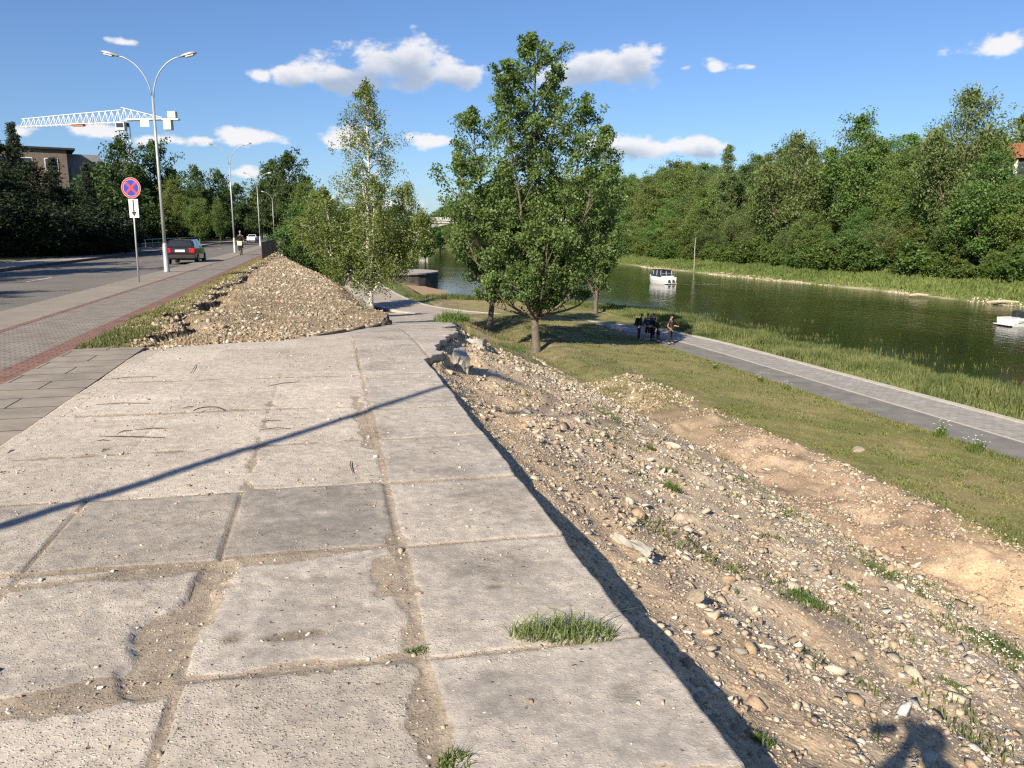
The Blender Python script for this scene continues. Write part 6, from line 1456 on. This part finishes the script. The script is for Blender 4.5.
def hill_house():
    c = aty(1013, 178, 116); root = empty('house', (c[0], c[1], c[2] - 3.2), R_(-20), 'dark timber house with orange tiled roof and white posts on the far hill', 'house')
    MB().box((2, 3, 2.9), (9, 6, 6)).build('wall', M['wood'], root); MB().box((2, 3, -2.6), (8.6, 5.6, 5)).build('base', M['wood'], root)
    MB().add([(-3.2, -.8, 5.9), (7.2, -.8, 5.9), (7.2, 6.8, 5.9), (-3.2, 6.8, 5.9), (-1.6, 3, 8.3), (5.6, 3, 8.3)], [(0, 1, 5, 4), (2, 3, 4, 5), (0, 4, 3), (1, 2, 5), (3, 2, 1, 0)]).build('roof', M['orange'], root)
    for x in (-1.6, .1, 1.8, 3.6, 5.4): MB().box((x, -.25, 4.4), (.42, .35, 2.6)).build('post', M['white'], root, bevel=.03)
    MB().box((2, -.5, 2.95), (9.4, 1.2, .2)).build('balcony', M['wood'], root)
    for x in (-.8, 1, 2.7, 4.5): MB().box((x, -.04, 4.5), (1, .1, 1.4)).build('window', M['glass'], root)
hill_house()
def crane():
    Y = 205.0
    tip = Vector(aty(22, 124, Y)); hub = Vector(aty(124, 122, Y)); end = Vector(aty(176, 118, Y)); root = empty('tower_crane', (hub.x, hub.y, 0), 0, 'white lattice tower crane above the trees with its long jib to the left', 'crane')
    o = Vector((hub.x, hub.y, 0)); ht = hub.z
    def truss(p0, p1, h0, h1_, w, nb, name, rt=.08, up=True):
        mb = MB(); p0 = p0 - o; p1 = p1 - o; ax = (p1 - p0); sd = Vector((0, 1, 0)) * w / 2; tops = []; b1 = []; b2 = []
        for i in range(nb + 1):
            t = i / nb; c = p0 + ax * t; hh = h0 + (h1_ - h0) * t; b1.append(c - sd); b2.append(c + sd); tops.append(c + Vector((0, 0, hh)))
        for arr in (b1, b2, tops): mb.tube([arr[0], arr[-1]], rt * 1.2, 5)
        for i in range(nb):
            m = (tops[i] + tops[i + 1]) / 2
            for arr in (b1, b2): mb.tube([arr[i], m], rt * .7, 4, caps=False); mb.tube([arr[i + 1], m], rt * .7, 4, caps=False)
            mb.tube([b1[i], b2[i + 1]], rt * .6, 4, caps=False); mb.tube([b1[i], b2[i]], rt * .6, 4, caps=False)
        return mb.build(name, M['white'], root)
    A = Vector((hub.x - 12.5, hub.y, ht + .3)); 
    T0 = hub + Vector((-.5, 0, -.1)); T1 = tip + Vector((0, 0, -.7)); TM = T0 + (T1 - T0) * .5
    truss(T0, TM, 3.0, 2.5, 1.6, 8, 'jib_root')
    truss(TM, T1, 2.5, 1.9, 1.5, 10, 'jib')
    cp = hub + Vector((9.5, 0, .6)); truss(hub + Vector((-.5, 0, .3)), cp, 3.2, .5, 1.6, 6, 'apex_frame')
    MB().box((7.2, 0, ht + .6), (13.2, 1.4, .35)).build('counter_jib', M['white'], root)
    MB().box((11.0, 0, ht - .6), (1.9, 1.6, 2.6)).build('ballast', M['offwhite'], root, bevel=.05)
    MB().box((12.2, 0, ht + 1.7), (2.0, 1.4, 1.6)).build('winch_house', M['offwhite'], root, bevel=.1)
    MB().box((5.6, -1, ht - .5), (2.2, .15, 1.5)).build('panel', M['signw'], root)
    cb = MB().box((-.2, -1.2, ht - 1.2), (2.2, 1.6, 2.0)).build('cab', M['offwhite'], root, bevel=.1); MB().box((-.2, -2.03, ht - 1.0), (1.7, .08, 1.0)).build('pane', M['glass'], cb)
    MB().lathe([(1.2, 0), (1.2, .8), (1.0, .9)], 14, (0, 0, ht - 1.1)).build('slewing_ring', M['dsteel'], root)
    mb = MB()
    for x in (-.9, .9):
        for y in (-.9, .9): mb.tube([(x, y, 0), (x, y, ht - 1.0)], .12, 5)
    k = 0; z = 0
    while z < ht - 3:
        for a, b in (((-.9, -.9), (.9, -.9)), ((.9, -.9), (.9, .9)), ((.9, .9), (-.9, .9)), ((-.9, .9), (-.9, -.9))): mb.tube([(*a, z), (*b, z + 2)], .07, 4, caps=False)
        z += 2
    mb.build('mast', M['white'], root)
    MB().box((-11.5, 0, ht - .75), (3, 1.3, .5)).build('trolley', M['rope'], root)
crane()
# thin weed plants with small white flowers along the near side of the path
def path_plants():
    for i, (px, py) in enumerate([(938, 440), (942, 436), (978, 452), (972, 455), (785, 393), (760, 385), (715, 372)]):
        x, y, _ = at(px, py, -4.95); g = np.random.default_rng(60 + i); nb = 60
        r = empty('path_weed', (x, y, -4.96), 0, 'leggy flowering weed at the near edge of the riverside path', 'weed', 'weeds along the riverside path')
        a = g.uniform(0, 6.28, nb); q = .12 * np.sqrt(g.uniform(0, 1, nb))
        blades('leaves', q * np.cos(a), q * np.sin(a), np.zeros(nb), g.uniform(.2, .55, nb), np.full(nb, .02), g, M['weed'], .35, parent=r, kind=None)
        mb = MB()
        for k in range(10): mb.lathe([(.006, 0), (.022, .008), (.008, .016)], 6, (g.normal(0, .12), g.normal(0, .12), g.uniform(.3, .55)))
        mb.build('petals', M['petal'], r)
path_plants()
